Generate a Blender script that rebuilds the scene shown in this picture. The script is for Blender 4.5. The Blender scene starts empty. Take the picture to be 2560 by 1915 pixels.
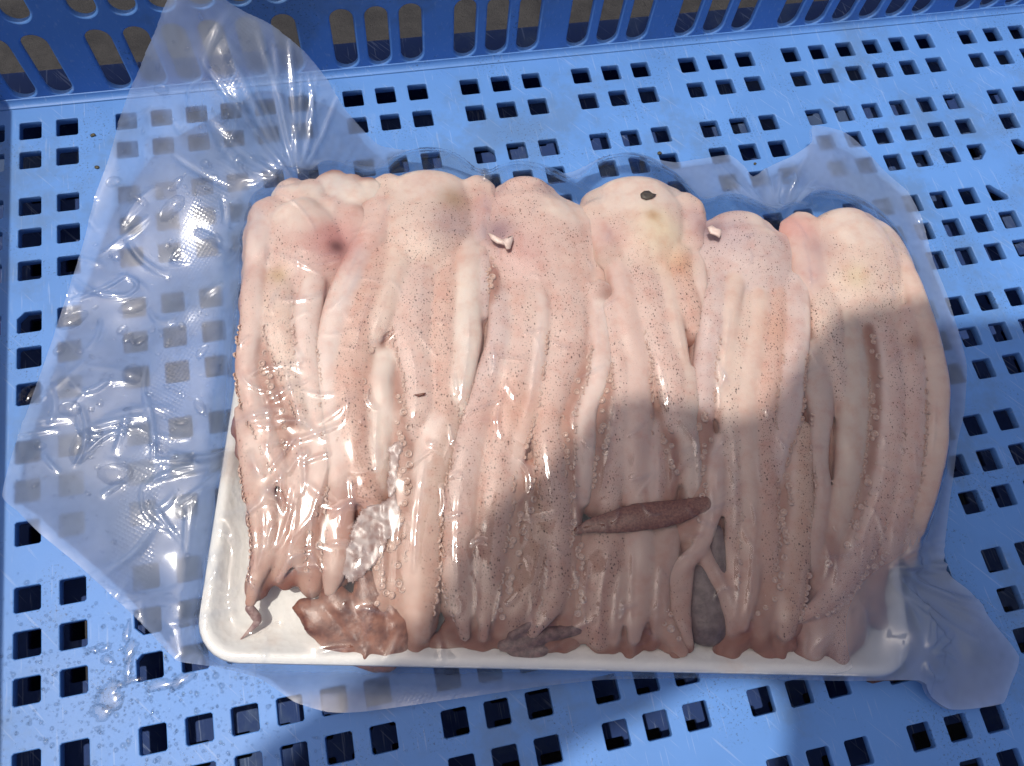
import bpy, bmesh, math, random
import numpy as np
from mathutils import Matrix, Vector

SC = bpy.context.scene
COL = SC.collection
rng = np.random.default_rng(7)
random.seed(7)
MM = 0.001                       # everything below is written in millimetres

# ------------------------------------------------------------------ camera
CAM_R = np.array([[0.9762924691767079, -0.19805421838600526, 0.08733579568723565],
                  [-0.15487648674920568, -0.9210359456037771, -0.35735984770998863],
                  [0.15121603248676102, 0.3353614669018963, -0.9298743990634897]])
CAM_C = np.array([160.14676759591774, -275.25612126293225, 319.5361111129062])
FPX = 1983.595
cam_d = bpy.data.cameras.new('camera')
cam = bpy.data.objects.new('camera', cam_d)
COL.objects.link(cam)
cam_d.sensor_fit = 'HORIZONTAL'
cam_d.sensor_width = 36.0
cam_d.lens = FPX / 2560 * 36.0
cam_d.clip_start = 0.01
cam_d.clip_end = 50
m = Matrix.Identity(4)
for i in range(3):
    m[i][0], m[i][1], m[i][2] = CAM_R[0][i], -CAM_R[1][i], -CAM_R[2][i]
    m[i][3] = CAM_C[i] * MM
cam.matrix_world = m
SC.camera = cam

# ------------------------------------------------------------------ sky, sun, exposure
SUN = np.array([-0.27, 0.03, 1.0])
SUN /= np.linalg.norm(SUN)
world = bpy.data.worlds.new('World')
SC.world = world
world.use_nodes = True
wn = world.node_tree.nodes
bg = wn['Background']
sky = wn.new('ShaderNodeTexSky')
sky.sky_type = 'NISHITA'
sky.sun_disc = False
sky.dust_density = 6.0
sky.air_density = 0.7
sky.sun_elevation = math.asin(SUN[2])
sky.sun_rotation = math.atan2(SUN[0], SUN[1])
world.node_tree.links.new(sky.outputs[0], bg.inputs[0])
bg.inputs[1].default_value = 0.112
sun_d = bpy.data.lights.new('sun', 'SUN')
sun_d.energy = 3.9
sun_d.angle = math.radians(0.7)
sun_d.color = (1.0, 0.94, 0.85)
sun = bpy.data.objects.new('sun', sun_d)
COL.objects.link(sun)
sun.rotation_euler = Vector(SUN).to_track_quat('Z', 'Y').to_euler()
SC.view_settings.view_transform = 'Standard'
SC.view_settings.look = 'None'
SC.view_settings.exposure = -0.36
SC.view_settings.gamma = 1.0
SC.render.engine = 'CYCLES'
SC.cycles.max_bounces = 8
SC.cycles.diffuse_bounces = 3
SC.cycles.glossy_bounces = 3
SC.cycles.transmission_bounces = 6
SC.cycles.transparent_max_bounces = 16
SC.cycles.caustics_reflective = False
SC.cycles.caustics_refractive = False
SC.cycles.sample_clamp_indirect = 6.0
SC.cycles.use_adaptive_sampling = True
SC.cycles.adaptive_threshold = 0.02
SC.cycles.use_denoising = True
SC.cycles.denoiser = 'OPENIMAGEDENOISE'


# ------------------------------------------------------------------ helpers
def at(px, py, z=0.0):
    """a place of the photograph at height z (mm), as a point of the scene (mm)"""
    d = CAM_R.T @ np.array([(px - 1280) / FPX, (py - 957.5) / FPX, 1.0])
    return CAM_C + d * (z - CAM_C[2]) / d[2]


CROPS = {'P': (500, 400), 'Q': (1100, 400), 'R': (1660, 450), 'S': (400, 1000), 'T': (1000, 1000), 'U': (1660, 1000)}
CS = 900 / 2207


def px(c, x, y):
    ox, oy = CROPS[c]
    return ox + x * CS, oy + y * CS


def tag(o, label=None, cat=None, group=None, kind=None):
    if label: o['label'] = label
    if cat: o['category'] = cat
    if group: o['group'] = group
    if kind: o['kind'] = kind
    return o


def empty(name, loc=(0, 0, 0)):
    o = bpy.data.objects.new(name, None)
    o.location = [v * MM for v in loc]
    COL.objects.link(o)
    return o


def link(name, me, mat=None, parent=None, smooth=True):
    o = bpy.data.objects.new(name, me)
    COL.objects.link(o)
    if mat and not me.materials: me.materials.append(mat)
    if parent:
        o.parent = parent
        o.matrix_parent_inverse = Matrix.Translation(-parent.location)
    if smooth:
        me.shade_smooth()
    return o


def mesh(name, V, F):
    me = bpy.data.meshes.new(name)
    V = np.asarray(V, dtype=np.float32) * MM
    if isinstance(F, np.ndarray):
        k = F.shape[1]
        me.vertices.add(len(V))
        me.vertices.foreach_set('co', V.ravel())
        me.loops.add(F.size)
        me.loops.foreach_set('vertex_index', F.astype(np.int32).ravel())
        me.polygons.add(len(F))
        me.polygons.foreach_set('loop_start', np.arange(0, F.size, k, dtype=np.int32))
        me.update(calc_edges=True)
    else:
        me.from_pydata(V.tolist(), [], F)
        me.update()
    return me


def fattr(me, name, arr):
    a = me.attributes.new(name, 'FLOAT', 'POINT')
    a.data.foreach_set('value', np.asarray(arr, dtype=np.float32))


def cattr(me, name, arr):
    a = me.attributes.new(name, 'FLOAT_COLOR', 'POINT')
    c = np.ones((len(arr), 4), dtype=np.float32)
    c[:, :3] = arr
    a.data.foreach_set('color', c.ravel())


def inside(x, y, poly):
    r = np.zeros(x.shape, bool)
    a = poly[:, :2]
    b = np.roll(a, -1, axis=0)
    for (x0, y0), (x1, y1) in zip(a, b):
        c = (y0 > y) != (y1 > y)
        if y1 != y0: r ^= c & (x < (x1 - x0) * (y - y0) / (y1 - y0) + x0)
    return r


def vnoise(x, y, s, seed):
    r = np.random.default_rng(seed).uniform(-1, 1, (64, 64))
    fx, fy = x / s, y / s
    i, j = np.floor(fx).astype(int), np.floor(fy).astype(int)
    a, b = fx - i, fy - j
    a, b = a * a * (3 - 2 * a), b * b * (3 - 2 * b)
    g_ = lambda p, q: r[p % 64, q % 64]
    return (g_(i, j) * (1 - a) + g_(i + 1, j) * a) * (1 - b) + (g_(i, j + 1) * (1 - a) + g_(i + 1, j + 1) * a) * b


class N:
    """a short way to write node trees"""
    def __init__(s, name):
        s.m = bpy.data.materials.new(name)
        s.m.use_nodes = True
        s.t = s.m.node_tree
        s.t.nodes.clear()
        s.out = s.t.nodes.new('ShaderNodeOutputMaterial')

    def n(s, typ, ins=None, **kw):
        nd = s.t.nodes.new('ShaderNode' + typ)
        for k, v in kw.items(): setattr(nd, k, v)
        for k, v in (ins or {}).items():
            if hasattr(v, 'node') or hasattr(v, 'is_output'):
                s.t.links.new(v, nd.inputs[k])
            else:
                nd.inputs[k].default_value = v
        return nd

    def math(s, op, a, b=0.0, c=None, clamp=False):
        d = {0: a, 1: b}
        if c is not None: d[2] = c
        return s.n('Math', d, operation=op, use_clamp=clamp).outputs[0]

    def mix(s, f, a, b, blend='MIX'):
        nd = s.n('Mix', {}, data_type='RGBA', blend_type=blend)
        for k, v in ((0, f), (6, a), (7, b)):
            if hasattr(v, 'is_output'): s.t.links.new(v, nd.inputs[k])
            else: nd.inputs[k].default_value = v if k == 0 else (*v, 1.0)[:4]
        return nd.outputs[2]

    def ramp(s, f, lo, hi):
        return s.n('MapRange', {0: f, 1: lo, 2: hi, 3: 0.0, 4: 1.0}, interpolation_type='SMOOTHSTEP').outputs[0]

    def coord(s, scale=(1000, 1000, 1000)):
        g = s.n('NewGeometry').outputs['Position']
        return s.n('VectorMath', {0: g, 1: scale}, operation='MULTIPLY').outputs[0]

    def noise(s, v, scale, detail=3.0, rough=0.5):
        return s.n('TexNoise', {'Vector': v, 'Scale': scale, 'Detail': detail, 'Roughness': rough}).outputs[0]

    def surf(s, sh):
        s.t.links.new(sh, s.out.inputs[0])
        return s.m


# ------------------------------------------------------------------ materials
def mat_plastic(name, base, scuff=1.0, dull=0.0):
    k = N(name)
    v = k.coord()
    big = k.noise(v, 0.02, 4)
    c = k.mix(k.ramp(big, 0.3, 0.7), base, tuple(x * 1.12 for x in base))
    fine = k.noise(v, 0.9, 4, 0.7)
    patch = k.noise(v, 0.035, 3)
    dirt = k.math('MULTIPLY', k.ramp(fine, 0.56, 0.66), k.ramp(patch, 0.5, 0.62))
    c = k.mix(k.math('MULTIPLY', dirt, 0.8 * scuff), c, (0.03, 0.05, 0.09))
    vs = k.coord((1000, 240, 600))
    pale = k.math('MULTIPLY', k.ramp(k.noise(vs, 0.12, 5, 0.7), 0.58, 0.8), 0.22 * scuff)
    c = k.mix(pale, c, (0.35, 0.45, 0.62))
    vr = k.n('VectorRotate', {'Vector': v, 'Angle': 0.9}, rotation_type='Z_AXIS').outputs[0]
    for vec, mul in ((v, (0.9, 0.05, 0.3)), (vr, (0.04, 0.8, 0.3))):
        st = k.noise(k.n('VectorMath', {0: vec, 1: mul}, operation='MULTIPLY').outputs[0], 1.0, 2)
        c = k.mix(k.math('MULTIPLY', k.ramp(st, 0.63, 0.72), 0.22 * scuff), c, (0.42, 0.52, 0.70))
    gr = k.noise(v, 0.013, 6, 0.7)
    c = k.mix(k.math('MULTIPLY', k.ramp(gr, 0.5, 0.64), 0.38 * scuff), c, (0.10, 0.15, 0.22))
    r = k.math('ADD', 0.40 + dull, k.math('MULTIPLY', big, 0.2))
    bp = k.n('Bump', {'Strength': 0.25, 'Distance': 0.0002, 'Height': k.noise(v, 0.35, 5, 0.65)})
    p = k.n('BsdfPrincipled', {'Base Color': c, 'Roughness': r, 'Specular IOR Level': 0.38, 'Normal': bp.outputs[0]})
    return k.surf(p.outputs[0])


BLUE = mat_plastic('blue_crate_plastic', (0.095, 0.238, 0.565))
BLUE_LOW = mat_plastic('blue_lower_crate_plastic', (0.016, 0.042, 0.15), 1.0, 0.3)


def mat_ground():
    k = N('dark_ground')
    v = k.coord()
    f = k.noise(v, 0.05, 8, 0.7)
    c = k.mix(k.ramp(f, 0.3, 0.7), (0.010, 0.010, 0.013), (0.030, 0.029, 0.031))  # very dark grey, varied at random
    bp = k.n('Bump', {'Strength': 0.7, 'Distance': 0.002, 'Height': k.noise(v, 0.25, 6, 0.7)})
    p = k.n('BsdfPrincipled', {'Base Color': c, 'Roughness': 0.75, 'Normal': bp.outputs[0]})
    return k.surf(p.outputs[0])


def mat_foam():
    k = N('white_foam')
    v = k.coord()
    c = k.mix(k.noise(v, 0.06, 3), (0.76, 0.75, 0.71), (0.84, 0.83, 0.80))
    c = k.mix(k.math('MULTIPLY', k.ramp(k.noise(v, 0.035, 5, 0.6), 0.52, 0.72), 0.45), c, (0.62, 0.46, 0.36))
    bp = k.n('Bump', {'Strength': 0.4, 'Distance': 0.0004, 'Height': k.n('TexVoronoi', {'Vector': v, 'Scale': 0.4}).outputs[0]})
    p = k.n('BsdfPrincipled', {'Base Color': c, 'Roughness': 0.7, 'Specular IOR Level': 0.25, 'Normal': bp.outputs[0], 'Subsurface Weight': 0.15,
                               'Subsurface Radius': (1, 1, 1), 'Subsurface Scale': 0.003})
    return k.surf(p.outputs[0])


def mat_skin():
    k = N('squid_skin')
    v = k.coord()
    col = k.n('Attribute', attribute_name='tone').outputs['Color']
    den = k.n('Attribute', attribute_name='spots').outputs['Fac']
    # soft mottling of the flesh
    mot = k.noise(v, 0.16, 4, 0.6)
    col = k.mix(k.math('MULTIPLY', k.ramp(mot, 0.4, 0.75), 0.8), col, (0.92, 0.77, 0.73), 'MULTIPLY')
    col = k.mix(k.math('MULTIPLY', k.ramp(k.noise(v, 0.07, 3), 0.45, 0.75), 0.8), col, (1.10, 1.12, 1.10), 'MULTIPLY')
    den = k.math('MULTIPLY', den, k.math('ADD', 0.7, k.math('MULTIPLY', k.ramp(k.noise(v, 0.06, 3), 0.3, 0.7), 0.5)), clamp=True)
    wob = k.n('VectorMath', {0: k.n('TexNoise', {'Vector': v, 'Scale': 0.5, 'Detail': 2.0}).outputs['Color'], 1: (0.9, 0.9, 0.9)}, operation='MULTIPLY').outputs[0]
    vv = k.n('VectorMath', {0: v, 1: wob}, operation='ADD').outputs[0]
    vv = k.n('VectorMath', {0: vv, 1: (1.0, 0.72, 0.8)}, operation='MULTIPLY').outputs[0]
    mask = None
    for sc, rmax, s in ((0.85, 0.34, 1.0), (1.5, 0.37, 0.95), (2.4, 0.34, 0.6)):
        vo = k.n('TexVoronoi', {'Vector': vv, 'Scale': sc, 'Randomness': 0.9})
        rnd = k.n('SeparateColor', {0: vo.outputs['Color']}).outputs[0]
        rad = k.math('MULTIPLY', k.math('MULTIPLY', rnd, rmax), k.math('ADD', 0.25, k.math('MULTIPLY', den, 0.75)))
        mk = k.n('MapRange', {0: vo.outputs['Distance'], 1: k.math('MULTIPLY', rad, 1.15), 2: k.math('MULTIPLY', rad, 0.6), 3: 0.0, 4: s}).outputs[0]
        mask = mk if mask is None else k.math('MAXIMUM', mask, mk)
    mask = k.math('MULTIPLY', mask, k.ramp(den, 0.03, 0.35), clamp=True)
    col = k.mix(k.math('MULTIPLY', mask, 0.88), col, (0.055, 0.024, 0.020))
    bp = k.n('Bump', {'Strength': 0.3, 'Distance': 0.0003, 'Height': k.noise(v, 0.6, 4, 0.6)})
    p = k.n('BsdfPrincipled', {'Base Color': col, 'Roughness': 0.5, 'Specular IOR Level': 0.2, 'Normal': bp.outputs[0], 'Subsurface Weight': 0.4,
                               'Subsurface Radius': (1.0, 0.5, 0.38), 'Subsurface Scale': 0.0026})
    return k.surf(p.outputs[0])


def mat_flesh(name, c0, c1, rough=0.35, scale=0.3, metal=0.0):
    k = N(name)
    v = k.coord()
    c = k.mix(k.ramp(k.noise(v, scale, 5, 0.65), 0.3, 0.7), c0, c1)
    bp = k.n('Bump', {'Strength': 0.5, 'Distance': 0.0004, 'Height': k.noise(v, 0.5, 4, 0.6)})
    p = k.n('BsdfPrincipled', {'Base Color': c, 'Roughness': rough, 'Normal': bp.outputs[0], 'Metallic': metal})
    return k.surf(p.outputs[0])


def mat_film():
    """clear vacuum-bag film: see-through, glossy, a little milky where it is thick, creased or wet, with one pale glare painted in"""
    k = N('clear_bag_film')
    v = k.coord()
    haze = k.n('Attribute', attribute_name='haze').outputs['Fac']
    emb = k.n('Attribute', attribute_name='emboss').outputs['Fac']
    # pressed diamond weave of the sealing band
    rot = k.n('VectorRotate', {'Vector': v, 'Angle': math.radians(38)}, rotation_type='Z_AXIS').outputs[0]
    s = k.n('SeparateXYZ', {0: rot})
    def saw(o): return k.math('ABSOLUTE', k.math('SINE', k.math('MULTIPLY', o, math.pi / 1.5)))
    weave = k.math('MULTIPLY', k.math('MULTIPLY', saw(s.outputs[0]), saw(s.outputs[1])), emb)
    bp = k.n('Bump', {'Strength': 0.5, 'Distance': 0.0004, 'Height': k.math('MULTIPLY', weave, 0.22)})
    lw = k.n('LayerWeight', {'Blend': 0.5, 'Normal': bp.outputs[0]}).outputs['Facing']
    fr = k.math('ADD', 0.05, k.math('MULTIPLY', k.math('POWER', lw, 4.0), 0.7), clamp=True)
    clear = k.n('BsdfTransparent', {'Color': (0.985, 0.988, 0.99, 1)})
    milk = k.n('MixShader', {0: 0.45, 1: k.n('BsdfDiffuse', {'Color': (0.54, 0.67, 0.92, 1), 'Normal': bp.outputs[0]}).outputs[0],
                             2: k.n('BsdfTranslucent', {'Color': (0.54, 0.67, 0.92, 1), 'Normal': bp.outputs[0]}).outputs[0]})
    blur = k.n('BsdfRefraction', {'Color': (0.93, 0.95, 0.98, 1), 'Roughness': 0.38, 'IOR': 1.16})
    cloud = k.n('MixShader', {0: 0.58, 1: blur.outputs[0], 2: milk.outputs[0]})
    body = k.n('MixShader', {0: haze, 1: clear.outputs[0], 2: cloud.outputs[0]})
    gl = k.n('BsdfGlossy', {'Color': (1, 1, 1, 1), 'Roughness': 0.085, 'Normal': bp.outputs[0]})
    o = k.n('MixShader', {0: fr, 1: body.outputs[0], 2: gl.outputs[0]})
    return k.surf(o.outputs[0])


def mat_water():
    k = N('water_bead')
    lw = k.n('LayerWeight', {'Blend': 0.5}).outputs['Facing']
    fr = k.math('ADD', 0.03, k.math('MULTIPLY', k.math('POWER', lw, 3.0), 0.75), clamp=True)
    clear = k.n('BsdfTransparent', {'Color': (0.97, 0.98, 0.99, 1)})
    rf = k.n('BsdfRefraction', {'Color': (1, 1, 1, 1), 'Roughness': 0.0, 'IOR': 1.33})
    body = k.n('MixShader', {0: 0.22, 1: clear.outputs[0], 2: rf.outputs[0]})
    gl = k.n('BsdfGlossy', {'Color': (1, 1, 1, 1), 'Roughness': 0.05})
    o = k.n('MixShader', {0: fr, 1: body.outputs[0], 2: gl.outputs[0]})
    return k.surf(o.outputs[0])


FOAM, SKIN, FILM, WATER = mat_foam(), mat_skin(), mat_film(), mat_water()

# ------------------------------------------------------------------ ground
g = mesh('ground', [(-6000, -6000, -190), (6000, -6000, -190), (6000, 6000, -190), (-6000, 6000, -190)], [(0, 1, 2, 3)])
tag(link('ground', g, mat_ground(), smooth=False), kind='structure')


# ------------------------------------------------------------------ the crates
def plate(name, outer, holes, thick, bevel, mat, parent, mat4=None):
    """a flat plate with openings, rounded at every edge; top face at local z = 0"""
    cu = bpy.data.curves.new(name, 'CURVE')
    cu.dimensions = '2D'
    cu.fill_mode = 'BOTH'
    cu.extrude = (thick / 2 - bevel) * MM
    cu.bevel_depth = bevel * MM
    cu.bevel_resolution = 1
    cu.offset = -bevel * MM
    for pts in [outer] + holes:
        sp = cu.splines.new('POLY')
        sp.points.add(len(pts) - 1)
        sp.points.foreach_set('co', np.array([(p[0] * MM, p[1] * MM, 0, 1) for p in pts], dtype=np.float32).ravel())
        sp.use_cyclic_u = True
    tmp = bpy.data.objects.new(name, cu)
    COL.objects.link(tmp)
    bpy.context.view_layer.update()
    me = bpy.data.meshes.new_from_object(tmp.evaluated_get(bpy.context.evaluated_depsgraph_get()))
    bpy.data.objects.remove(tmp)
    me.name = name
    me.transform(Matrix.Translation((0, 0, -thick / 2 * MM)))
    if mat4 is not None: me.transform(mat4)
    me.materials.clear()
    o = link(name, me, mat, parent, smooth=False)
    me.set_sharp_from_angle(angle=math.radians(50)) if hasattr(me, 'set_sharp_from_angle') else None
    return o


COLS, u = [], 0.0
for s in (3, 6, 3, 3, 3, 3, 6, 3):
    COLS += [u + 16 * i for i in range(s)]
    u += 16 * (s - 1) + 26.3
ROWS, u = [], 0.0
for s in (2, 3, 3, 3, 3, 3, 3, 2):
    ROWS += [-(u + 16.344 * i) for i in range(s)]
    u += 16.344 * (s - 1) + 24.97
X0, X1, Y0, Y1 = COLS[0] - 17, COLS[-1] + 17, ROWS[-1] - 16, 16.0
HW = 4.75
# openings with a corner half closed by leftover plastic: (col, row) -> corner, size
CHIP = {(12, 2): ('ne', 3), (26, 4): ('se', 4.5), (26, 5): ('ne', 7), (8, 7): ('ne', 5), (3, 12): ('sw', 3), (3, 13): ('nw', 2), (1, 5): ('nw', 3), (27, 4): ('ne', 5)}


def square(cx, cy, h, chip=None):
    c = [(-h, -h, 'sw'), (h, -h, 'se'), (h, h, 'ne'), (-h, h, 'nw')]
    out = []
    for x, y, k in c:
        r = 0.6
        if chip and chip[0] == k: r = chip[1]
        a, b = (cx + x, cy + y - math.copysign(r, y)), (cx + x - math.copysign(r, x), cy + y)
        out += [a, b] if k in ('ne', 'sw') else [b, a]
    return out


def stadium(cx, z0, z1, w):
    r = w / 2
    pts = [(cx + r * math.cos(t), z1 - r + r * math.sin(t)) for t in np.linspace(0, math.pi, 13)]
    pts += [(cx + r * math.cos(t), z0 + r + r * math.sin(t)) for t in np.linspace(math.pi, 2 * math.pi, 13)]
    return pts


LEAN = math.radians(3)
WALL_H = 115.0


def wall(name, parent, origin, along, inward, length, cols, mat, z0=0.0):
    """side wall with two tiers of long slots, leaning outwards; its inner face meets the floor at origin"""
    holes = []
    for c in cols:
        holes.append(stadium(c, 3.2, 37.4, 10.8))
        holes.append(stadium(c, 44.3, 78.5, 10.8))
    a, n = Vector(along), Vector(inward)
    up = (Vector((0, 0, 1)) * math.cos(LEAN) - n * math.sin(LEAN))
    nn = (n * math.cos(LEAN) + Vector((0, 0, 1)) * math.sin(LEAN))
    M = Matrix.Identity(4)
    for i in range(3):
        M[i][0], M[i][1], M[i][2], M[i][3] = a[i], up[i], nn[i], origin[i] * MM
    return plate(name, [(0, -4), (length, -4), (length, WALL_H), (0, WALL_H)], holes, 3.0, 0.9, mat, parent, M)


crate = empty('crate', ((X0 + X1) / 2, (Y0 + Y1) / 2, -4))
tag(crate, 'sunlit blue plastic crate with rows of square holes in its floor, holding the squid pack', 'crate')
holes = [square(c, r, HW + rng.uniform(-.1, .1), CHIP.get((i, j))) for i, c in enumerate(COLS) for j, r in enumerate(ROWS)]
floor_o = plate('floor_panel', [(X0, Y0), (X1, Y0), (X1, Y1), (X0, Y1)], holes, 4.0, 0.35, BLUE, crate)
scols = [c - X0 for c in COLS]
LX, LY = X1 - X0, Y1 - Y0
wall('back_wall', crate, (X1, Y1, 0), (-1, 0, 0), (0, -1, 0), LX, [LX - c for c in scols], BLUE)
wall('front_wall', crate, (X0, Y0, 0), (1, 0, 0), (0, 1, 0), LX, scols, BLUE)
srows = [r - Y0 for r in ROWS]
wall('left_wall', crate, (X0, Y1, 0), (0, -1, 0), (1, 0, 0), LY, [LY - r for r in srows], BLUE)
wall('right_wall', crate, (X1, Y0, 0), (0, 1, 0), (-1, 0, 0), LY, srows, BLUE)


def cove(name, p0, p1, inward, mat, parent, r=3.2):
    n = np.array(inward)
    a, b = np.array(p0, float), np.array(p1, float)
    V, F = [], []
    K = 7
    for e in (a, b):
        for i in range(K):
            t = i / (K - 1) * math.pi / 2
            V.append(e + n * (r - r * math.sin(t)) + np.array([0, 0, r - r * math.cos(t) + 0.05]) + n * 0.05)
        V.append(e - n * 0.6 + np.array([0, 0, -0.6]))
    for i in range(K):
        j = (i + 1) % (K + 1)
        F.append((i, j, K + 1 + j, K + 1 + i))
    F.append((K, 0, K + 1, 2 * K + 1))
    me = mesh(name, V, F)
    bm = bmesh.new(); bm.from_mesh(me); bmesh.ops.recalc_face_normals(bm, faces=bm.faces); bm.to_mesh(me); bm.free()
    return link(name, me, mat, parent)


cove('corner_fillet', (X0, Y1, 0), (X1, Y1, 0), (0, -1, 0), BLUE, crate)
cove('corner_fillet', (X0, Y0, 0), (X0, Y1, 0), (1, 0, 0), BLUE, crate)


def box(x0, x1, y0, y1, z0, z1, b=0.0):
    bm = bmesh.new()
    bmesh.ops.create_cube(bm, size=1)
    for v in bm.verts:
        v.co = Vector((x0 + (v.co.x + .5) * (x1 - x0), y0 + (v.co.y + .5) * (y1 - y0), z0 + (v.co.z + .5) * (z1 - z0))) * MM
    if b: bmesh.ops.bevel(bm, geom=bm.edges[:], offset=b * MM, segments=2, affect='EDGES')
    me = bpy.data.meshes.new('box')
    bm.to_mesh(me); bm.free()
    return me


TT = WALL_H * math.tan(LEAN)
for nm, bb in (('rim', (X0 - 22, X1 + 22, Y1 + TT + 0.5, Y1 + TT + 26)), ('rim', (X0 - 22, X1 + 22, Y0 - TT - 17, Y0 - TT - 0.5)),
               ('rim', (X0 - TT - 17, X0 - TT - 0.5, Y0 - TT, Y1 + TT)), ('rim', (X1 + TT + 0.5, X1 + TT + 17, Y0 - TT, Y1 + TT))):
    link(nm, box(*bb, WALL_H - 6, WALL_H, 1.5), BLUE, crate, smooth=False)

# the crate underneath, seen through the holes and through the slots of the back wall
low = empty('crate', ((X0 + X1) / 2, (Y0 + Y1) / 2, -160))
tag(low, 'darker blue crate stacked underneath, glimpsed through the holes and wall slots', 'crate')
DEEP = -36.0
lholes = [square(c + 5, r - 9, HW) for i, c in enumerate(COLS) for j, r in enumerate(ROWS[:-1])]
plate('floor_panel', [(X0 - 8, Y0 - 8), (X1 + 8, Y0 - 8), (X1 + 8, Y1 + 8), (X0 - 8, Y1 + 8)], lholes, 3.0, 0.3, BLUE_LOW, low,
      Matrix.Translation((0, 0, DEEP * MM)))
for nm, bb in (('rim', (X0 - 30, X1 + 30, Y1 + 8.2, Y1 + 28.5)), ('rim', (X0 - 30, X1 + 30, Y0 - 27, Y0 - 8.2)),
               ('rim', (X0 - 27, X0 - 8.2, Y0 - 8, Y1 + 8)), ('rim', (X1 + 8.2, X1 + 27, Y0 - 8, Y1 + 8))):
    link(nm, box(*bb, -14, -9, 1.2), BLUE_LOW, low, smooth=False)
for nm, bb in (('side_wall', (X0 - 12, X1 + 12, Y1 + 9, Y1 + 12)), ('side_wall', (X0 - 12, X1 + 12, Y0 - 12, Y0 - 9)),
               ('side_wall', (X0 - 12, X0 - 9, Y0 - 8.9, Y1 + 8.9)), ('side_wall', (X1 + 9, X1 + 12, Y0 - 8.9, Y1 + 8.9))):
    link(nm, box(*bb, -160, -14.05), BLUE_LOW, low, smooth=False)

# ------------------------------------------------------------------ the foam tray
T0 = np.array([76.0, -250.0])
TA = math.radians(-12.5)
EX, EY = np.array([math.cos(TA), math.sin(TA)]), np.array([-math.sin(TA), math.cos(TA)])
TW, TD, TZ = 269.0, 192.0, 20.0


def uv(p):
    d = np.asarray(p)[..., :2] - T0
    return d @ EX, d @ EY


def rrect(inset, r, n=9):
    x0, x1, y0, y1 = inset, TW - inset, inset, TD - inset
    out = []
    for cx, cy, a0 in ((x1 - r, y1 - r, 0), (x0 + r, y1 - r, 90), (x0 + r, y0 + r, 180), (x1 - r, y0 + r, 270)):
        for t in np.linspace(a0, a0 + 90, n):
            out.append((cx + r * math.cos(math.radians(t)), cy + r * math.sin(math.radians(t))))
    return np.array(out)


prof = [(12, 14, 0.5), (10.5, 14, 0.6), (9.5, 14, 1.5), (4.5, 15, 9), (3.2, 15, 11), (1.2, 16, 11.8), (0.4, 16, 12.4), (0.9, 16, 13.2), (2.0, 15, 13.5),
        (3.4, 14, 13.4), (4.6, 13, 12.6), (5.6, 12, 11.4), (11, 10, 6.4), (14, 9, 5), (16.5, 8, 4.2), (30, 5, 4.0)]
V, F, nr = [], [], 36
for ins, r, z in prof:
    for q in rrect(ins, r):
        w = T0 + q[0] * EX + q[1] * EY
        V.append((w[0], w[1], z))
for i in range(len(prof) - 1):
    for j in range(nr):
        F.append((i * nr + j, i * nr + (j + 1) % nr, (i + 1) * nr + (j + 1) % nr, (i + 1) * nr + j))
F.append(tuple(reversed(range(nr))))
F.append(tuple((len(prof) - 1) * nr + j for j in range(nr)))
tray = link('foam_tray', mesh('foam_tray', V, F), FOAM)
tag(tray, 'white foam tray under the squid, its bare rim showing at the lower corner', 'tray')

# ------------------------------------------------------------------ the squid
TONE = dict(pk=(.63, .46, .405), pl=(.69, .57, .52), yl=(.65, .515, .435), og=(.58, .36, .285), pu=(.54, .435, .425), br=(.27, .125, .085),
            wh=(.70, .63, .56), gy=(.47, .40, .36), dk=(.10, .065, .065), rd=(.34, .165, .12), gn=(.56, .50, .42), tn=(.50, .35, .24))


def ztop(p):
    v_ = (np.asarray(p)[:2] - np.array([70.0, -243.0])) @ EY
    return float(np.interp(v_, [0, 12, 35, 80, 140, 175, 205], [16, 18, 21.5, 26, 31, 31, 25.5]))


def place(c, x, y, drop):
    q = px(c, x, y)
    p = at(*q, 26)
    for _ in range(3):
        p = at(*q, ztop(p) - drop)
    return p


# every arm: tone, spots, band of spots across the arm (-1 left .. 1 right), how deep it lies (mm), path (crop, x, y, half width in crop pixels)
def A(tone, spots, band, drop, *pts):
    return dict(tone=tone, spots=spots, band=band, drop=drop, pts=pts)


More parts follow.
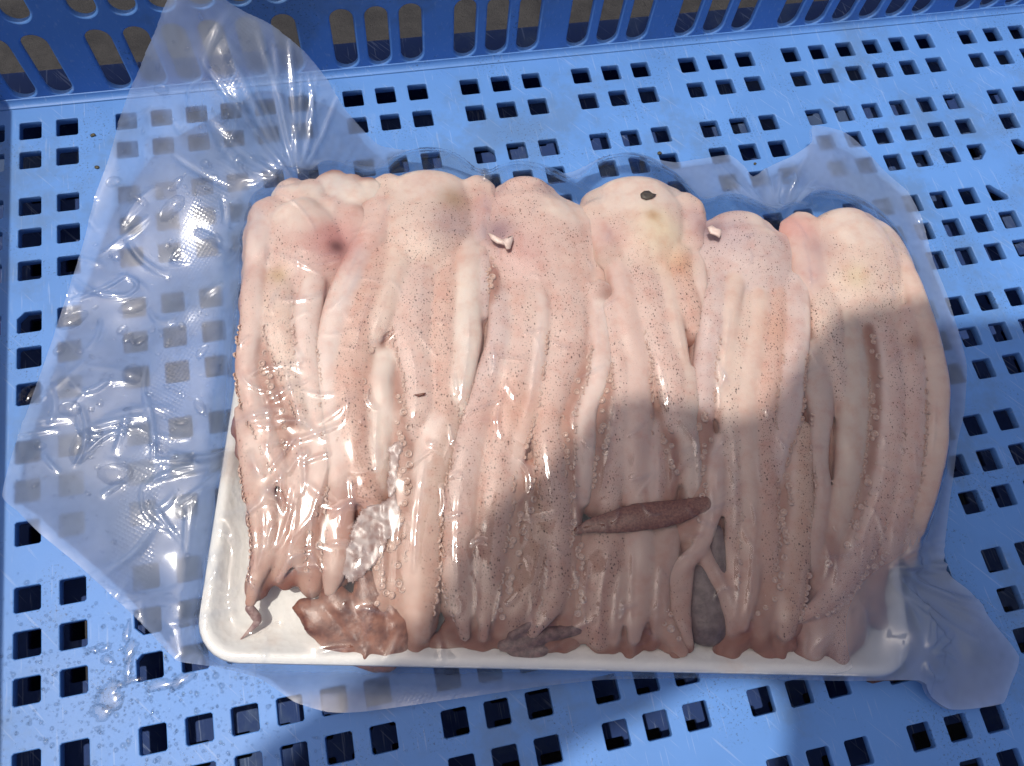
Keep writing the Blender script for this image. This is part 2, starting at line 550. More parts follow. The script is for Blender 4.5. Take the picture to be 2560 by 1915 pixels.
ALL = (-1.6, 1.6)
SQUID = []
SQUID.append(('leftmost squid with a reddish eye, beside the bare white tray corner', dict(head=[
    ('P', 560, 300, 190), ('P', 620, 400, 290), ('P', 640, 520, 320), ('P', 600, 640, 290), ('P', 560, 760, 230)], htone='pk', hood=('P', 640, 300, 260), arms=[
    A('pk', .45, (-1.2, .3), 0, ('P', 360, 560, 55), ('P', 315, 760, 62), ('P', 310, 960, 62), ('P', 280, 1150, 55), ('P', 275, 1300, 55), ('P', 310, 1480, 58), ('P', 380, 1640, 55), ('S', 690, 330, 50), ('S', 740, 440, 45), ('S', 785, 540, 36), ('S', 805, 650, 20)),
    A('yl', .95, ALL, 0, ('P', 490, 620, 85), ('P', 475, 800, 88), ('P', 470, 950, 85), ('P', 485, 1100, 75), ('P', 535, 1250, 64), ('P', 580, 1400, 52), ('P', 625, 1560, 40), ('S', 880, 190, 20)),
    A('pk', .5, (-1.2, .4), 1.5, ('S', 480, 60, 30), ('S', 510, 220, 40), ('S', 535, 380, 45), ('S', 555, 520, 46), ('S', 585, 680, 46), ('S', 610, 850, 46), ('S', 600, 1000, 42), ('S', 570, 1140, 34), ('S', 550, 1240, 28)),
    A('pl', .35, (-.3, 1.2), .5, ('S', 560, 100, 36), ('S', 600, 300, 44), ('S', 630, 480, 44), ('S', 655, 640, 46), ('S', 665, 800, 46), ('S', 650, 940, 40), ('S', 610, 1080, 30)),
    A('pl', .5, (-.2, 1.2), 0, ('P', 720, 610, 58), ('P', 690, 740, 66), ('P', 660, 900, 70), ('P', 650, 1050, 66), ('P', 655, 1200, 60), ('P', 675, 1350, 58), ('P', 700, 1500, 62), ('P', 725, 1640, 66), ('S', 990, 300, 62), ('S', 985, 430, 60), ('S', 950, 560, 52), ('S', 905, 680, 45), ('S', 865, 800, 38), ('S', 850, 930, 28), ('S', 845, 1040, 16)),
    A('rd', .05, ALL, 2.0, ('P', 590, 720, 50), ('P', 570, 880, 52), ('P', 565, 1020, 48), ('P', 590, 1180, 42), ('P', 620, 1340, 36)),
    A('rd', .1, ALL, 2.0, ('P', 370, 1130, 55), ('P', 400, 1300, 55), ('P', 450, 1450, 50), ('P', 500, 1600, 50), ('S', 770, 250, 45), ('S', 800, 400, 36)),
    A('pk', .6, (-1.2, .2), .3, ('S', 860, 200, 50), ('S', 850, 380, 52), ('S', 850, 540, 46), ('S', 835, 700, 36), ('S', 815, 850, 28), ('S', 780, 1000, 24), ('S', 720, 1110, 16)),
    A('rd', .35, ALL, 1.5, ('S', 985, 560, 40), ('S', 940, 700, 60), ('S', 925, 860, 66), ('S', 935, 1000, 60), ('S', 920, 1130, 46)),
    A('wh', .0, ALL, 3.0, ('P', 500, 200, 70), ('P', 600, 195, 80), ('P', 690, 200, 70)),
    A('wh', .0, ALL, 2.6, ('P', 760, 170, 80), ('P', 860, 165, 100), ('P', 960, 190, 90), ('P', 1050, 180, 70)),
    A('pl', .1, ALL, 2.5, ('P', 440, 300, 90), ('P', 380, 400, 90), ('P', 350, 520, 70), ('P', 320, 650, 55)),
    A('pk', .3, ALL, 3.0, ('P', 760, 330, 100), ('P', 900, 360, 110), ('P', 980, 460, 100)),
    A('pk', .3, ALL, 2.5, ('S', 700, 620, 45), ('S', 730, 780, 48), ('S', 735, 920, 45), ('S', 740, 1060, 36))])))
SQUID.append(('second squid from the left, big pale domed head above a reddish torn tip', dict(head=[
    ('P', 1410, 130, 290), ('P', 1405, 230, 350), ('P', 1390, 350, 350), ('P', 1370, 480, 320), ('P', 1350, 640, 270)], htone='yl', hood=('P', 1410, 110, 330), arms=[
    A('pk', .5, ALL, 3.0, ('P', 1160, 170, 90), ('P', 1110, 300, 110), ('P', 1050, 430, 90), ('P', 980, 560, 70)),
    A('pu', .4, ALL, 3.6, ('P', 1690, 180, 90), ('P', 1720, 320, 100), ('P', 1740, 440, 80)),
    A('pl', .4, (-1.6, -.3), 0, ('P', 1020, 480, 70), ('P', 945, 640, 85), ('P', 870, 830, 85), ('P', 810, 1000, 78), ('P', 780, 1150, 66), ('P', 775, 1300, 60), ('P', 790, 1450, 56), ('P', 810, 1600, 60), ('S', 1070, 300, 68), ('S', 1090, 450, 68), ('S', 1100, 600, 72), ('S', 1095, 750, 72), ('S', 1080, 900, 68), ('S', 1060, 1050, 60), ('S', 1040, 1160, 36)),
    A('og', 1.0, ALL, -.5, ('P', 1120, 540, 100), ('P', 1045, 760, 112), ('P', 970, 980, 105), ('P', 935, 1150, 100), ('P', 905, 1300, 100), ('P', 905, 1450, 100), ('P', 935, 1600, 95), ('S', 1190, 260, 90), ('S', 1230, 400, 84), ('S', 1265, 520, 74), ('S', 1300, 640, 50)),
    A('yl', .45, ALL, 0, ('P', 1245, 480, 80), ('P', 1195, 680, 80), ('P', 1130, 870, 70), ('P', 1085, 1000, 55), ('P', 1050, 1130, 45)),
    A('pk', 1.0, ALL, 0, ('P', 1350, 540, 120), ('P', 1320, 750, 128), ('P', 1300, 950, 120), ('P', 1305, 1100, 108), ('P', 1330, 1230, 96), ('P', 1345, 1400, 84), ('P', 1335, 1550, 74), ('S', 1560, 190, 60)),
    A('og', .9, ALL, .5, ('P', 1530, 600, 70), ('P', 1515, 800, 82), ('P', 1500, 1000, 80), ('P', 1485, 1200, 70), ('P', 1490, 1400, 66), ('P', 1510, 1560, 64), ('S', 1745, 190, 60)),
    A('wh', .0, ALL, -.3, ('P', 1650, 500, 66), ('P', 1645, 740, 72), ('P', 1640, 950, 76), ('P', 1640, 1100, 78), ('P', 1625, 1240, 66), ('P', 1600, 1380, 60), ('P', 1590, 1520, 44)),
    A('pu', .8, ALL, 1.2, ('P', 1735, 540, 50), ('P', 1745, 750, 46), ('P', 1730, 930, 40)),
    A('yl', .6, (.0, 1.5), 0, ('P', 1530, 1480, 80), ('S', 1745, 100, 92), ('S', 1695, 260, 108), ('S', 1650, 450, 104), ('S', 1625, 650, 100), ('S', 1605, 850, 100), ('S', 1595, 1050, 98), ('S', 1590, 1230, 92), ('S', 1600, 1350, 60)),
    A('wh', .0, ALL, .2, ('P', 1130, 1210, 66), ('P', 1105, 1340, 56), ('P', 1110, 1480, 66), ('P', 1105, 1620, 66), ('S', 1340, 260, 56), ('S', 1345, 400, 50), ('S', 1350, 520, 36)),
    A('rd', .1, ALL, 2.2, ('P', 1060, 1080, 60), ('P', 1020, 1260, 60), ('P', 1030, 1420, 50), ('P', 1040, 1600, 50), ('S', 1330, 330, 60), ('S', 1340, 480, 60)),
    A('rd', .4, ALL, 1.5, ('P', 1230, 1300, 60), ('P', 1230, 1480, 65), ('P', 1235, 1640, 60), ('S', 1500, 330, 60), ('S', 1500, 500, 60), ('S', 1500, 700, 60), ('S', 1480, 900, 66), ('S', 1470, 1080, 60), ('S', 1460, 1230, 50)),
    A('br', .3, ALL, 2.0, ('S', 1380, 800, 60), ('S', 1370, 950, 60), ('S', 1370, 1100, 56), ('S', 1350, 1250, 50))])))
SQUID.append(('third squid from the left, with a torn dark eye and one broad orange arm', dict(head=[
    ('Q', 530, 140, 170), ('Q', 540, 230, 310), ('Q', 570, 350, 400), ('Q', 610, 480, 420), ('Q', 660, 620, 400), ('Q', 690, 760, 350)], htone='pk', hood=('Q', 800, 260, 250), arms=[
    A('pu', .85, (-1.6, .5), .2, ('P', 1835, 740, 46), ('P', 1850, 900, 66), ('P', 1840, 1080, 70), ('P', 1795, 1250, 74), ('P', 1745, 1420, 80), ('P', 1700, 1560, 86), ('S', 1900, 250, 84), ('S', 1870, 420, 88), ('S', 1845, 600, 92), ('S', 1835, 780, 90), ('S', 1835, 950, 88), ('S', 1835, 1120, 84), ('S', 1845, 1260, 66), ('S', 1860, 1370, 36)),
    A('pk', .9, (-1.6, .6), -.3, ('Q', 540, 660, 120), ('Q', 540, 880, 140), ('Q', 530, 1080, 132), ('Q', 490, 1280, 120), ('Q', 440, 1480, 115), ('T', 650, 200, 108), ('T', 615, 350, 96), ('T', 600, 500, 92), ('T', 590, 650, 88), ('T', 572, 800, 80), ('T', 560, 950, 78), ('T', 545, 1100, 70), ('T', 530, 1250, 56), ('T', 520, 1380, 30)),
    A('pl', .1, ALL, -.2, ('Q', 580, 680, 50), ('Q', 615, 900, 54), ('Q', 605, 1100, 54), ('Q', 575, 1290, 56), ('Q', 560, 1450, 56), ('T', 760, 130, 52), ('T', 720, 300, 50), ('T', 700, 440, 44)),
    A('pk', .95, ALL, -.3, ('Q', 760, 740, 130), ('Q', 785, 950, 138), ('Q', 775, 1120, 118), ('Q', 725, 1300, 96), ('Q', 690, 1450, 80), ('T', 905, 100, 72), ('T', 912, 250, 76), ('T', 930, 400, 82), ('T', 950, 550, 84), ('T', 965, 700, 80), ('T', 972, 850, 76), ('T', 972, 1000, 70), ('T', 960, 1150, 62), ('T', 930, 1270, 52), ('T', 860, 1370, 36)),
    A('br', .1, ALL, 1.5, ('T', 800, 420, 56), ('T', 775, 600, 70), ('T', 760, 740, 70), ('T', 720, 900, 84), ('T', 700, 1050, 84), ('T', 655, 1200, 72), ('T', 640, 1330, 44)),
    A('tn', .8, (-.6, 1.5), 0, ('T', 845, 640, 50), ('T', 850, 780, 66), ('T', 838, 920, 72), ('T', 808, 1060, 76), ('T', 765, 1190, 74), ('T', 715, 1300, 56)),
    A('pl', .15, ALL, .5, ('Q', 990, 780, 62), ('Q', 990, 1000, 68), ('Q', 1000, 1180, 64), ('Q', 965, 1360, 58), ('T', 1150, 60, 56), ('T', 1145, 250, 60), ('T', 1140, 420, 54), ('T', 1125, 600, 42)),
    A('rd', .15, ALL, 2.2, ('Q', 900, 1150, 60), ('Q', 860, 1320, 60), ('Q', 820, 1480, 60), ('T', 1030, 150, 60), ('T', 1040, 350, 55), ('T', 1050, 550, 55), ('T', 1050, 750, 60), ('T', 1060, 950, 60), ('T', 1060, 1150, 60), ('T', 1040, 1300, 50)),
    A('rd', .1, ALL, 2.4, ('T', 440, 700, 50), ('T', 460, 900, 52), ('T', 450, 1080, 50), ('T', 450, 1250, 46)),
    A('rd', .3, ALL, 1.5, ('P', 1765, 560, 46), ('P', 1785, 740, 44), ('P', 1790, 900, 40)),
    A('pu', .3, ALL, 1.8, ('T', 900, 900, 36), ('T', 890, 1060, 40), ('T', 860, 1210, 44), ('T', 800, 1330, 40))])))
SQUID.append(('fourth squid from the left, yellowish pale head with a dark leaf-like fleck', dict(head=[
    ('Q', 1220, 170, 300), ('Q', 1245, 270, 370), ('Q', 1275, 390, 320), ('Q', 1290, 510, 290), ('Q', 1320, 650, 260)], htone='yl', hood=('Q', 1220, 170, 380), arms=[
    A('pk', .2, ALL, 3.6, ('Q', 960, 330, 90), ('Q', 1010, 430, 90), ('Q', 1040, 560, 70)),
    A('pk', .5, ALL, 3.6, ('Q', 1490, 290, 90), ('Q', 1530, 330, 100), ('Q', 1560, 470, 80)),
    A('pk', .2, ALL, .3, ('Q', 1095, 600, 64), ('Q', 1135, 800, 68), ('Q', 1165, 1000, 80), ('Q', 1200, 1200, 92), ('Q', 1205, 1400, 92), ('T', 1460, 60, 94), ('T', 1455, 250, 94), ('T', 1462, 440, 88), ('T', 1460, 600, 66)),
    A('pk', .75, ALL, .8, ('Q', 1055, 880, 56), ('Q', 1085, 1100, 62), ('Q', 1115, 1300, 58), ('Q', 1120, 1480, 58), ('T', 1365, 60, 58), ('T', 1345, 250, 66), ('T', 1310, 430, 74), ('T', 1290, 600, 60)),
    A('rd', .2, ALL, 1.5, ('Q', 1040, 1100, 60), ('Q', 1050, 1350, 62), ('T', 1265, 40, 62), ('T', 1245, 250, 62), ('T', 1225, 430, 62), ('T', 1200, 600, 50)),
    A('pk', 1.0, ALL, -.3, ('Q', 1230, 600, 120), ('Q', 1285, 800, 122), ('Q', 1335, 1000, 108), ('Q', 1390, 1180, 96), ('Q', 1425, 1350, 84), ('Q', 1445, 1490, 66), ('T', 1680, 150, 50)),
    A('yl', .15, ALL, .2, ('Q', 1370, 610, 46), ('Q', 1415, 800, 50), ('Q', 1450, 1000, 50), ('Q', 1480, 1150, 48), ('Q', 1510, 1310, 44)),
    A('og', 1.0, ALL, .2, ('Q', 1455, 540, 70), ('Q', 1505, 740, 76), ('Q', 1545, 900, 62), ('Q', 1565, 1020, 44)),
    A('pl', .12, ALL, .8, ('Q', 1565, 600, 66), ('Q', 1590, 740, 62), ('Q', 1600, 860, 36)),
    A('gy', .45, ALL, .6, ('Q', 1545, 1300, 50), ('Q', 1540, 1450, 60), ('T', 1770, 100, 62), ('T', 1790, 280, 62), ('T', 1805, 460, 56), ('T', 1800, 580, 40)),
    A('rd', .2, ALL, 1.6, ('T', 1620, 100, 50), ('T', 1650, 280, 56), ('T', 1660, 440, 60), ('T', 1640, 580, 50)),
    A('pk', .6, (.1, 1.5), 1.0, ('T', 1560, 160, 46), ('T', 1575, 340, 52), ('T', 1580, 500, 50), ('T', 1570, 610, 40)),
    A('og', .95, ALL, .2, ('T', 1300, 820, 90), ('T', 1265, 960, 104), ('T', 1235, 1110, 100), ('T', 1215, 1260, 90), ('T', 1215, 1390, 56)),
    A('wh', .25, (.3, 1.5), 0, ('T', 1475, 790, 80), ('T', 1485, 950, 86), ('T', 1480, 1100, 84), ('T', 1465, 1260, 76), ('T', 1450, 1380, 46)),
    A('wh', .0, ALL, .8, ('T', 1375, 960, 30), ('T', 1355, 1120, 42), ('T', 1330, 1260, 52), ('T', 1325, 1380, 40)),
    A('rd', .1, ALL, 1.8, ('T', 1150, 830, 60), ('T', 1130, 1000, 64), ('T', 1110, 1180, 66), ('T', 1110, 1340, 56)),
    A('gy', .2, ALL, .8, ('T', 1650, 800, 74), ('T', 1640, 930, 70), ('T', 1610, 1060, 50), ('T', 1600, 1200, 50), ('T', 1590, 1330, 44)),
    A('rd', .2, ALL, 1.8, ('T', 1600, 1060, 60), ('T', 1600, 1220, 66), ('T', 1640, 1360, 60), ('T', 1700, 1470, 46))])))
SQUID.append(('fifth squid from the left, greyish purple, with a white shred in its eye', dict(head=[
    ('R', 480, 240, 210), ('R', 510, 330, 310), ('R', 560, 450, 330), ('R', 590, 580, 310), ('R', 600, 720, 290)], htone='pu', hood=('R', 640, 230, 200), arms=[
    A('pu', .7, ALL, .3, ('R', 375, 500, 80), ('R', 340, 680, 90), ('R', 315, 850, 86), ('R', 290, 1000, 76), ('R', 270, 1150, 68), ('R', 260, 1300, 58), ('R', 250, 1450, 56)),
    A('yl', .1, ALL, -.2, ('R', 485, 480, 64), ('R', 440, 640, 56), ('R', 418, 800, 54), ('R', 400, 1000, 54), ('R', 375, 1190, 50), ('R', 360, 1350, 46)),
    A('yl', .9, ALL, .3, ('R', 535, 600, 66), ('R', 515, 800, 66), ('R', 478, 1000, 66), ('R', 450, 1200, 66), ('R', 430, 1380, 70), ('U', 430, 250, 64), ('U', 440, 440, 60), ('U', 445, 600, 60), ('U', 440, 740, 50), ('U', 430, 860, 40)),
    A('yl', .08, ALL, -.3, ('R', 575, 560, 54), ('R', 598, 760, 60), ('R', 570, 1000, 76), ('R', 522, 1200, 86), ('R', 508, 1390, 86), ('U', 525, 200, 80), ('U', 535, 400, 70), ('U', 545, 600, 66), ('U', 545, 800, 66), ('U', 540, 1000, 64), ('U', 525, 1160, 58), ('U', 505, 1310, 38)),
    A('og', 1.0, ALL, 0, ('R', 685, 540, 90), ('R', 685, 800, 84), ('R', 665, 1000, 82), ('R', 645, 1200, 76), ('R', 625, 1390, 70), ('U', 622, 250, 72), ('U', 632, 450, 72), ('U', 642, 650, 64), ('U', 645, 800, 62), ('U', 652, 950, 56), ('U', 650, 1080, 38)),
    A('pu', .45, (-1.5, .4), -.2, ('R', 815, 600, 80), ('R', 835, 800, 78), ('R', 825, 1000, 76), ('R', 805, 1200, 70), ('R', 790, 1390, 72), ('U', 755, 160, 72), ('U', 715, 320, 54), ('U', 695, 480, 40)),
    A('tn', .95, (-.5, 1.5), .2, ('U', 865, 180, 62), ('U', 858, 380, 66), ('U', 856, 540, 74), ('U', 860, 700, 80), ('U', 838, 880, 84), ('U', 815, 1050, 84), ('U', 795, 1200, 82), ('U', 770, 1350, 56)),
    A('pl', .1, ALL, .2, ('U', 335, 250, 44), ('U', 325, 430, 48), ('U', 330, 600, 46), ('U', 285, 750, 46), ('U', 240, 880, 42), ('U', 150, 985, 44), ('U', 40, 1080, 44)),
    A('rd', .2, ALL, 1.8, ('U', 740, 380, 56), ('U', 760, 560, 60), ('U', 740, 760, 60), ('U', 720, 960, 56), ('U', 690, 1140, 56), ('U', 640, 1280, 56)),
    A('rd', .1, ALL, 1.6, ('R', 235, 1300, 50), ('R', 230, 1450, 52), ('U', 250, 150, 55), ('U', 255, 350, 55), ('U', 245, 520, 55), ('U', 200, 680, 60), ('U', 120, 800, 60)),
    A('pk', .5, ALL, .8, ('U', 430, 880, 50), ('U', 445, 1030, 46), ('U', 440, 1180, 44), ('U', 430, 1330, 40)),
    A('gy', .6, ALL, .6, ('U', 140, 1020, 50), ('U', 115, 1160, 58), ('U', 115, 1300, 52), ('U', 140, 1400, 36)),
    A('gy', .3, ALL, 1.2, ('U', 240, 900, 40), ('U', 300, 1030, 44), ('U', 370, 1150, 44), ('U', 410, 1280, 40)),
    A('br', .2, ALL, 2.0, ('U', 590, 1120, 56), ('U', 590, 1260, 56), ('U', 600, 1340, 40))])))
SQUID.append(('rightmost squid with a red streak across its pale head, at the far tray edge', dict(head=[
    ('R', 1120, 230, 230), ('R', 1180, 320, 320), ('R', 1220, 440, 350), ('R', 1250, 580, 340), ('R', 1290, 720, 320), ('R', 1340, 850, 290)], htone='yl', hood=('R', 1220, 260, 330), arms=[
    A('pk', .1, ALL, 4.0, ('R', 880, 330, 100), ('R', 890, 360, 130), ('R', 930, 500, 130), ('R', 930, 660, 100)),
    A('yl', .95, ALL, -.2, ('R', 1015, 660, 90), ('R', 1015, 830, 96), ('R', 1050, 1020, 80), ('R', 1085, 1190, 58), ('R', 1100, 1320, 44)),
    A('gn', .05, ALL, 0, ('R', 1135, 740, 66), ('R', 1160, 950, 70), ('R', 1185, 1180, 84), ('R', 1185, 1380, 90), ('U', 1178, 150, 88), ('U', 1160, 350, 78), ('U', 1125, 560, 66), ('U', 1085, 740, 62), ('U', 1055, 860, 44)),
    A('gy', .15, ALL, .3, ('R', 945, 1020, 56), ('R', 955, 1150, 76), ('R', 965, 1300, 80), ('R', 985, 1440, 66), ('U', 970, 200, 58), ('U', 965, 360, 52), ('U', 982, 500, 48), ('U', 970, 660, 42), ('U', 940, 850, 48), ('U', 930, 1000, 40)),
    A('br', .1, ALL, 1.8, ('R', 1260, 900, 46), ('R', 1290, 1080, 56), ('R', 1300, 1260, 56), ('R', 1300, 1420, 56), ('U', 1290, 180, 60), ('U', 1270, 380, 66), ('U', 1230, 560, 66), ('U', 1190, 720, 60), ('U', 1150, 900, 60), ('U', 1080, 1040, 56)),
    A('pk', .9, (-.5, 1.5), -.2, ('R', 1350, 780, 80), ('R', 1395, 1000, 78), ('R', 1418, 1200, 74), ('R', 1420, 1390, 72), ('U', 1405, 250, 78), ('U', 1380, 450, 80), ('U', 1335, 620, 76), ('U', 1275, 780, 74), ('U', 1205, 950, 74), ('U', 1110, 1120, 70), ('U', 1005, 1235, 58), ('U', 900, 1300, 36)),
    A('pk', .7, (-.8, .6), 0, ('R', 1510, 820, 70), ('R', 1535, 1050, 70), ('R', 1548, 1250, 70), ('R', 1545, 1430, 72), ('U', 1530, 300, 76), ('U', 1500, 500, 80), ('U', 1445, 700, 76), ('U', 1412, 850, 66), ('U', 1405, 980, 46)),
    A('yl', .1, ALL, .6, ('R', 1480, 480, 50), ('R', 1555, 660, 62), ('R', 1610, 820, 66), ('R', 1670, 1050, 70), ('R', 1695, 1250, 76), ('R', 1695, 1430, 72), ('U', 1690, 250, 70), ('U', 1655, 470, 60), ('U', 1605, 660, 50), ('U', 1570, 800, 36)),
    A('br', .1, ALL, 1.6, ('U', 1045, 680, 50), ('U', 1030, 850, 60), ('U', 1000, 1000, 60), ('U', 960, 1120, 50)),
    A('gy', .3, ALL, 1.0, ('U', 1545, 700, 52), ('U', 1530, 860, 48), ('U', 1520, 980, 36)),
    A('tn', 1.0, ALL, .6, ('U', 1190, 1130, 80), ('U', 1170, 1280, 100), ('U', 1140, 1400, 90), ('U', 1120, 1500, 50)),
    A('wh', .2, (.5, 1.5), 1.0, ('U', 1020, 1310, 70), ('U', 985, 1410, 80), ('U', 960, 1470, 50)),
    A('rd', .3, ALL, 1.8, ('U', 1330, 850, 60), ('U', 1330, 1000, 66), ('U', 1280, 1130, 66))])))

# natural pigment patches of the skin: photograph px, py, radius px, colour, strength, spots (None keeps)
PATCH = [(840, 610, 62, (.44, .17, .16), .75, None), (842, 622, 16, (.12, .05, .05), .8, 0), (1150, 545, 60, (.38, .26, .27), .45, None), (1120, 570, 40, (.30, .20, .21), .4, None),
         (1245, 585, 34, (.22, .14, .17), .8, None), (1300, 640, 60, (.50, .26, .24), .5, None), (1200, 500, 50, (.52, .28, .25), .45, None),
         (1530, 590, 40, (.48, .28, .26), .5, None), (1740, 560, 55, (.46, .31, .32), .6, None), (1782, 572, 26, (.17, .10, .12), .85, 0), (1820, 590, 50, (.45, .34, .36), .5, None),
         (2010, 570, 44, (.58, .29, .26), .5, 0), (1970, 550, 36, (.60, .30, .27), .5, 0), (2045, 625, 36, (.34, .21, .22), .45, 0), (2030, 680, 34, (.50, .34, .33), .5, None),
         (1650, 585, 56, (.66, .55, .40), .8, 0.02), (1630, 548, 18, (.42, .28, .14), .6, 0), (695, 690, 20, (.46, .30, .14), .6, None), (1135, 500, 34, (.30, .19, .10), .6, None),
         (1695, 660, 40, (.55, .30, .16), .5, 1.0), (1150, 640, 34, (.58, .34, .27), .4, None), (1040, 450, 30, (.50, .32, .28), .3, 0),
         (2280, 860, 24, (.40, .20, .13), .6, None), (1310, 1020, 60, (.55, .28, .19), .45, .5), (1220, 1040, 50, (.55, .27, .19), .35, None), (1930, 830, 40, (.55, .28, .18), .4, 1.0),
         (900, 960, 40, (.58, .32, .25), .3, None), (860, 1280, 60, (.40, .17, .13), .45, None), (2130, 700, 30, (.58, .48, .30), .5, None)]
PATCH_XY = [(at(a, b, 27)[:2], r / 6.1, np.array(c), s, sp) for a, b, r, c, s, sp in PATCH]


def tube(P, RX, RZ, seg=14, cap=4, cf=1.0):
    """closed limb of elliptic section along a path, rounded at both ends"""
    P, RX, RZ = np.array(P), np.array(RX), np.array(RZ)
    T = np.gradient(P, axis=0)
    T[:, 2] *= 0.3
    T /= np.linalg.norm(T, axis=1)[:, None]
    S = np.cross(T, [0, 0, 1.0])
    S /= np.linalg.norm(S, axis=1)[:, None]
    U = np.cross(S, T)
    ang = np.linspace(0, 2 * math.pi, seg, endpoint=False)
    rings = []
    def ring(i, k, off):
        rings.append(P[i] + T[i] * off + (S[i] * RX[i])[None] * np.cos(ang)[:, None] * k + (U[i] * RZ[i])[None] * np.sin(ang)[:, None] * k)
    for c in range(cap):
        t = math.pi / 2 * (1 - (c + .35) / cap)
        ring(0, math.cos(t), -math.sin(t) * RX[0] * cf)
    for i in range(len(P)): ring(i, 1.0, 0)
    for c in reversed(range(cap)):
        t = math.pi / 2 * (1 - (c + .35) / cap)
        ring(-1, math.cos(t), math.sin(t) * RX[-1] * cf)
    V = np.concatenate(rings)
    n = len(rings)
    i, j = np.meshgrid(np.arange(n - 1), np.arange(seg), indexing='ij')
    F = np.stack([i * seg + j, i * seg + (j + 1) % seg, (i + 1) * seg + (j + 1) % seg, (i + 1) * seg + j], -1).reshape(-1, 4)
    return V, [tuple(r) for r in F.tolist()] + [tuple(range(seg - 1, -1, -1)), tuple((n - 1) * seg + q for q in range(seg))]


def spline(pts, step=2.0):
    """smooth resampling of control points (x, y, z, radius)"""
    p = np.array(pts)
    p = np.vstack([2 * p[0] - p[1], p, 2 * p[-1] - p[-2]])
    p[0, 3], p[-1, 3] = p[1, 3], p[-2, 3]
    out = []
    for i in range(1, len(p) - 2):
        n = max(2, int(np.linalg.norm(p[i + 1, :3] - p[i, :3]) / step))
        for t in np.arange(n) / n:
            out.append(.5 * ((2 * p[i]) + (p[i + 1] - p[i - 1]) * t + (2 * p[i - 1] - 5 * p[i] + 4 * p[i + 1] - p[i + 2]) * t * t
                             + (3 * p[i] - p[i - 1] - 3 * p[i + 1] + p[i + 2]) * t ** 3))
    out.append(p[-2])
    return np.array(out)


PXMM = 6.15 / CS        # crop pixels per millimetre near the top of the pack
ARM_PATHS = []
GRID_H = []             # (x, y, z, rx, rz) of every limb sample, for the film that clings to them


def remesh(name, parts, voxel, smooth):
    V, F, o = [], [], 0
    for v, f in parts:
        V.append(v)
        F += [tuple(q + o for q in r) for r in f]
        o += len(v)
    me = mesh(name, np.concatenate(V), F)
    t = bpy.data.objects.new(name, me)
    COL.objects.link(t)
    r = t.modifiers.new('r', 'REMESH')
    r.mode = 'VOXEL'
    r.voxel_size = voxel * MM
    s = t.modifiers.new('s', 'SMOOTH')
    s.factor = 0.5
    s.iterations = smooth
    bpy.context.view_layer.update()
    out = bpy.data.meshes.new_from_object(t.evaluated_get(bpy.context.evaluated_depsgraph_get()))
    bpy.data.objects.remove(t)
    out.name = name
    out.materials.clear()
    return out


def verts(me):
    a = np.empty(len(me.vertices) * 3, dtype=np.float32)
    me.vertices.foreach_get('co', a)
    return a.reshape(-1, 3) / MM


def smooth01(x, a, b):
    t = np.clip((x - a) / (b - a), 0, 1)
    return t * t * (3 - 2 * t)


def sucker_mesh():
    bm = bmesh.new()
    prof_ = [(0.0, .25), (.35, .18), (.55, .5), (.8, .62), (1.0, .4), (1.0, 0.0)]
    rings = []
    for r, z in prof_[1:]:
        rings.append([bm.verts.new((r * math.cos(a) * MM, r * math.sin(a) * MM, z * MM)) for a in np.linspace(0, 2 * math.pi, 10, endpoint=False)])
    c = bm.verts.new((0, 0, prof_[0][1] * MM))
    for j in range(10):
        bm.faces.new((c, rings[0][j], rings[0][(j + 1) % 10]))
        for a, b in zip(rings, rings[1:]):
            bm.faces.new((a[j], b[j], b[(j + 1) % 10], a[(j + 1) % 10]))
    me = bpy.data.meshes.new('sucker')
    bm.to_mesh(me); bm.free()
    return me


SUCK = sucker_mesh()
SUCK.materials.append(mat_flesh('sucker_flesh', (.46, .29, .23), (.60, .44, .36), 0.3, 0.8))


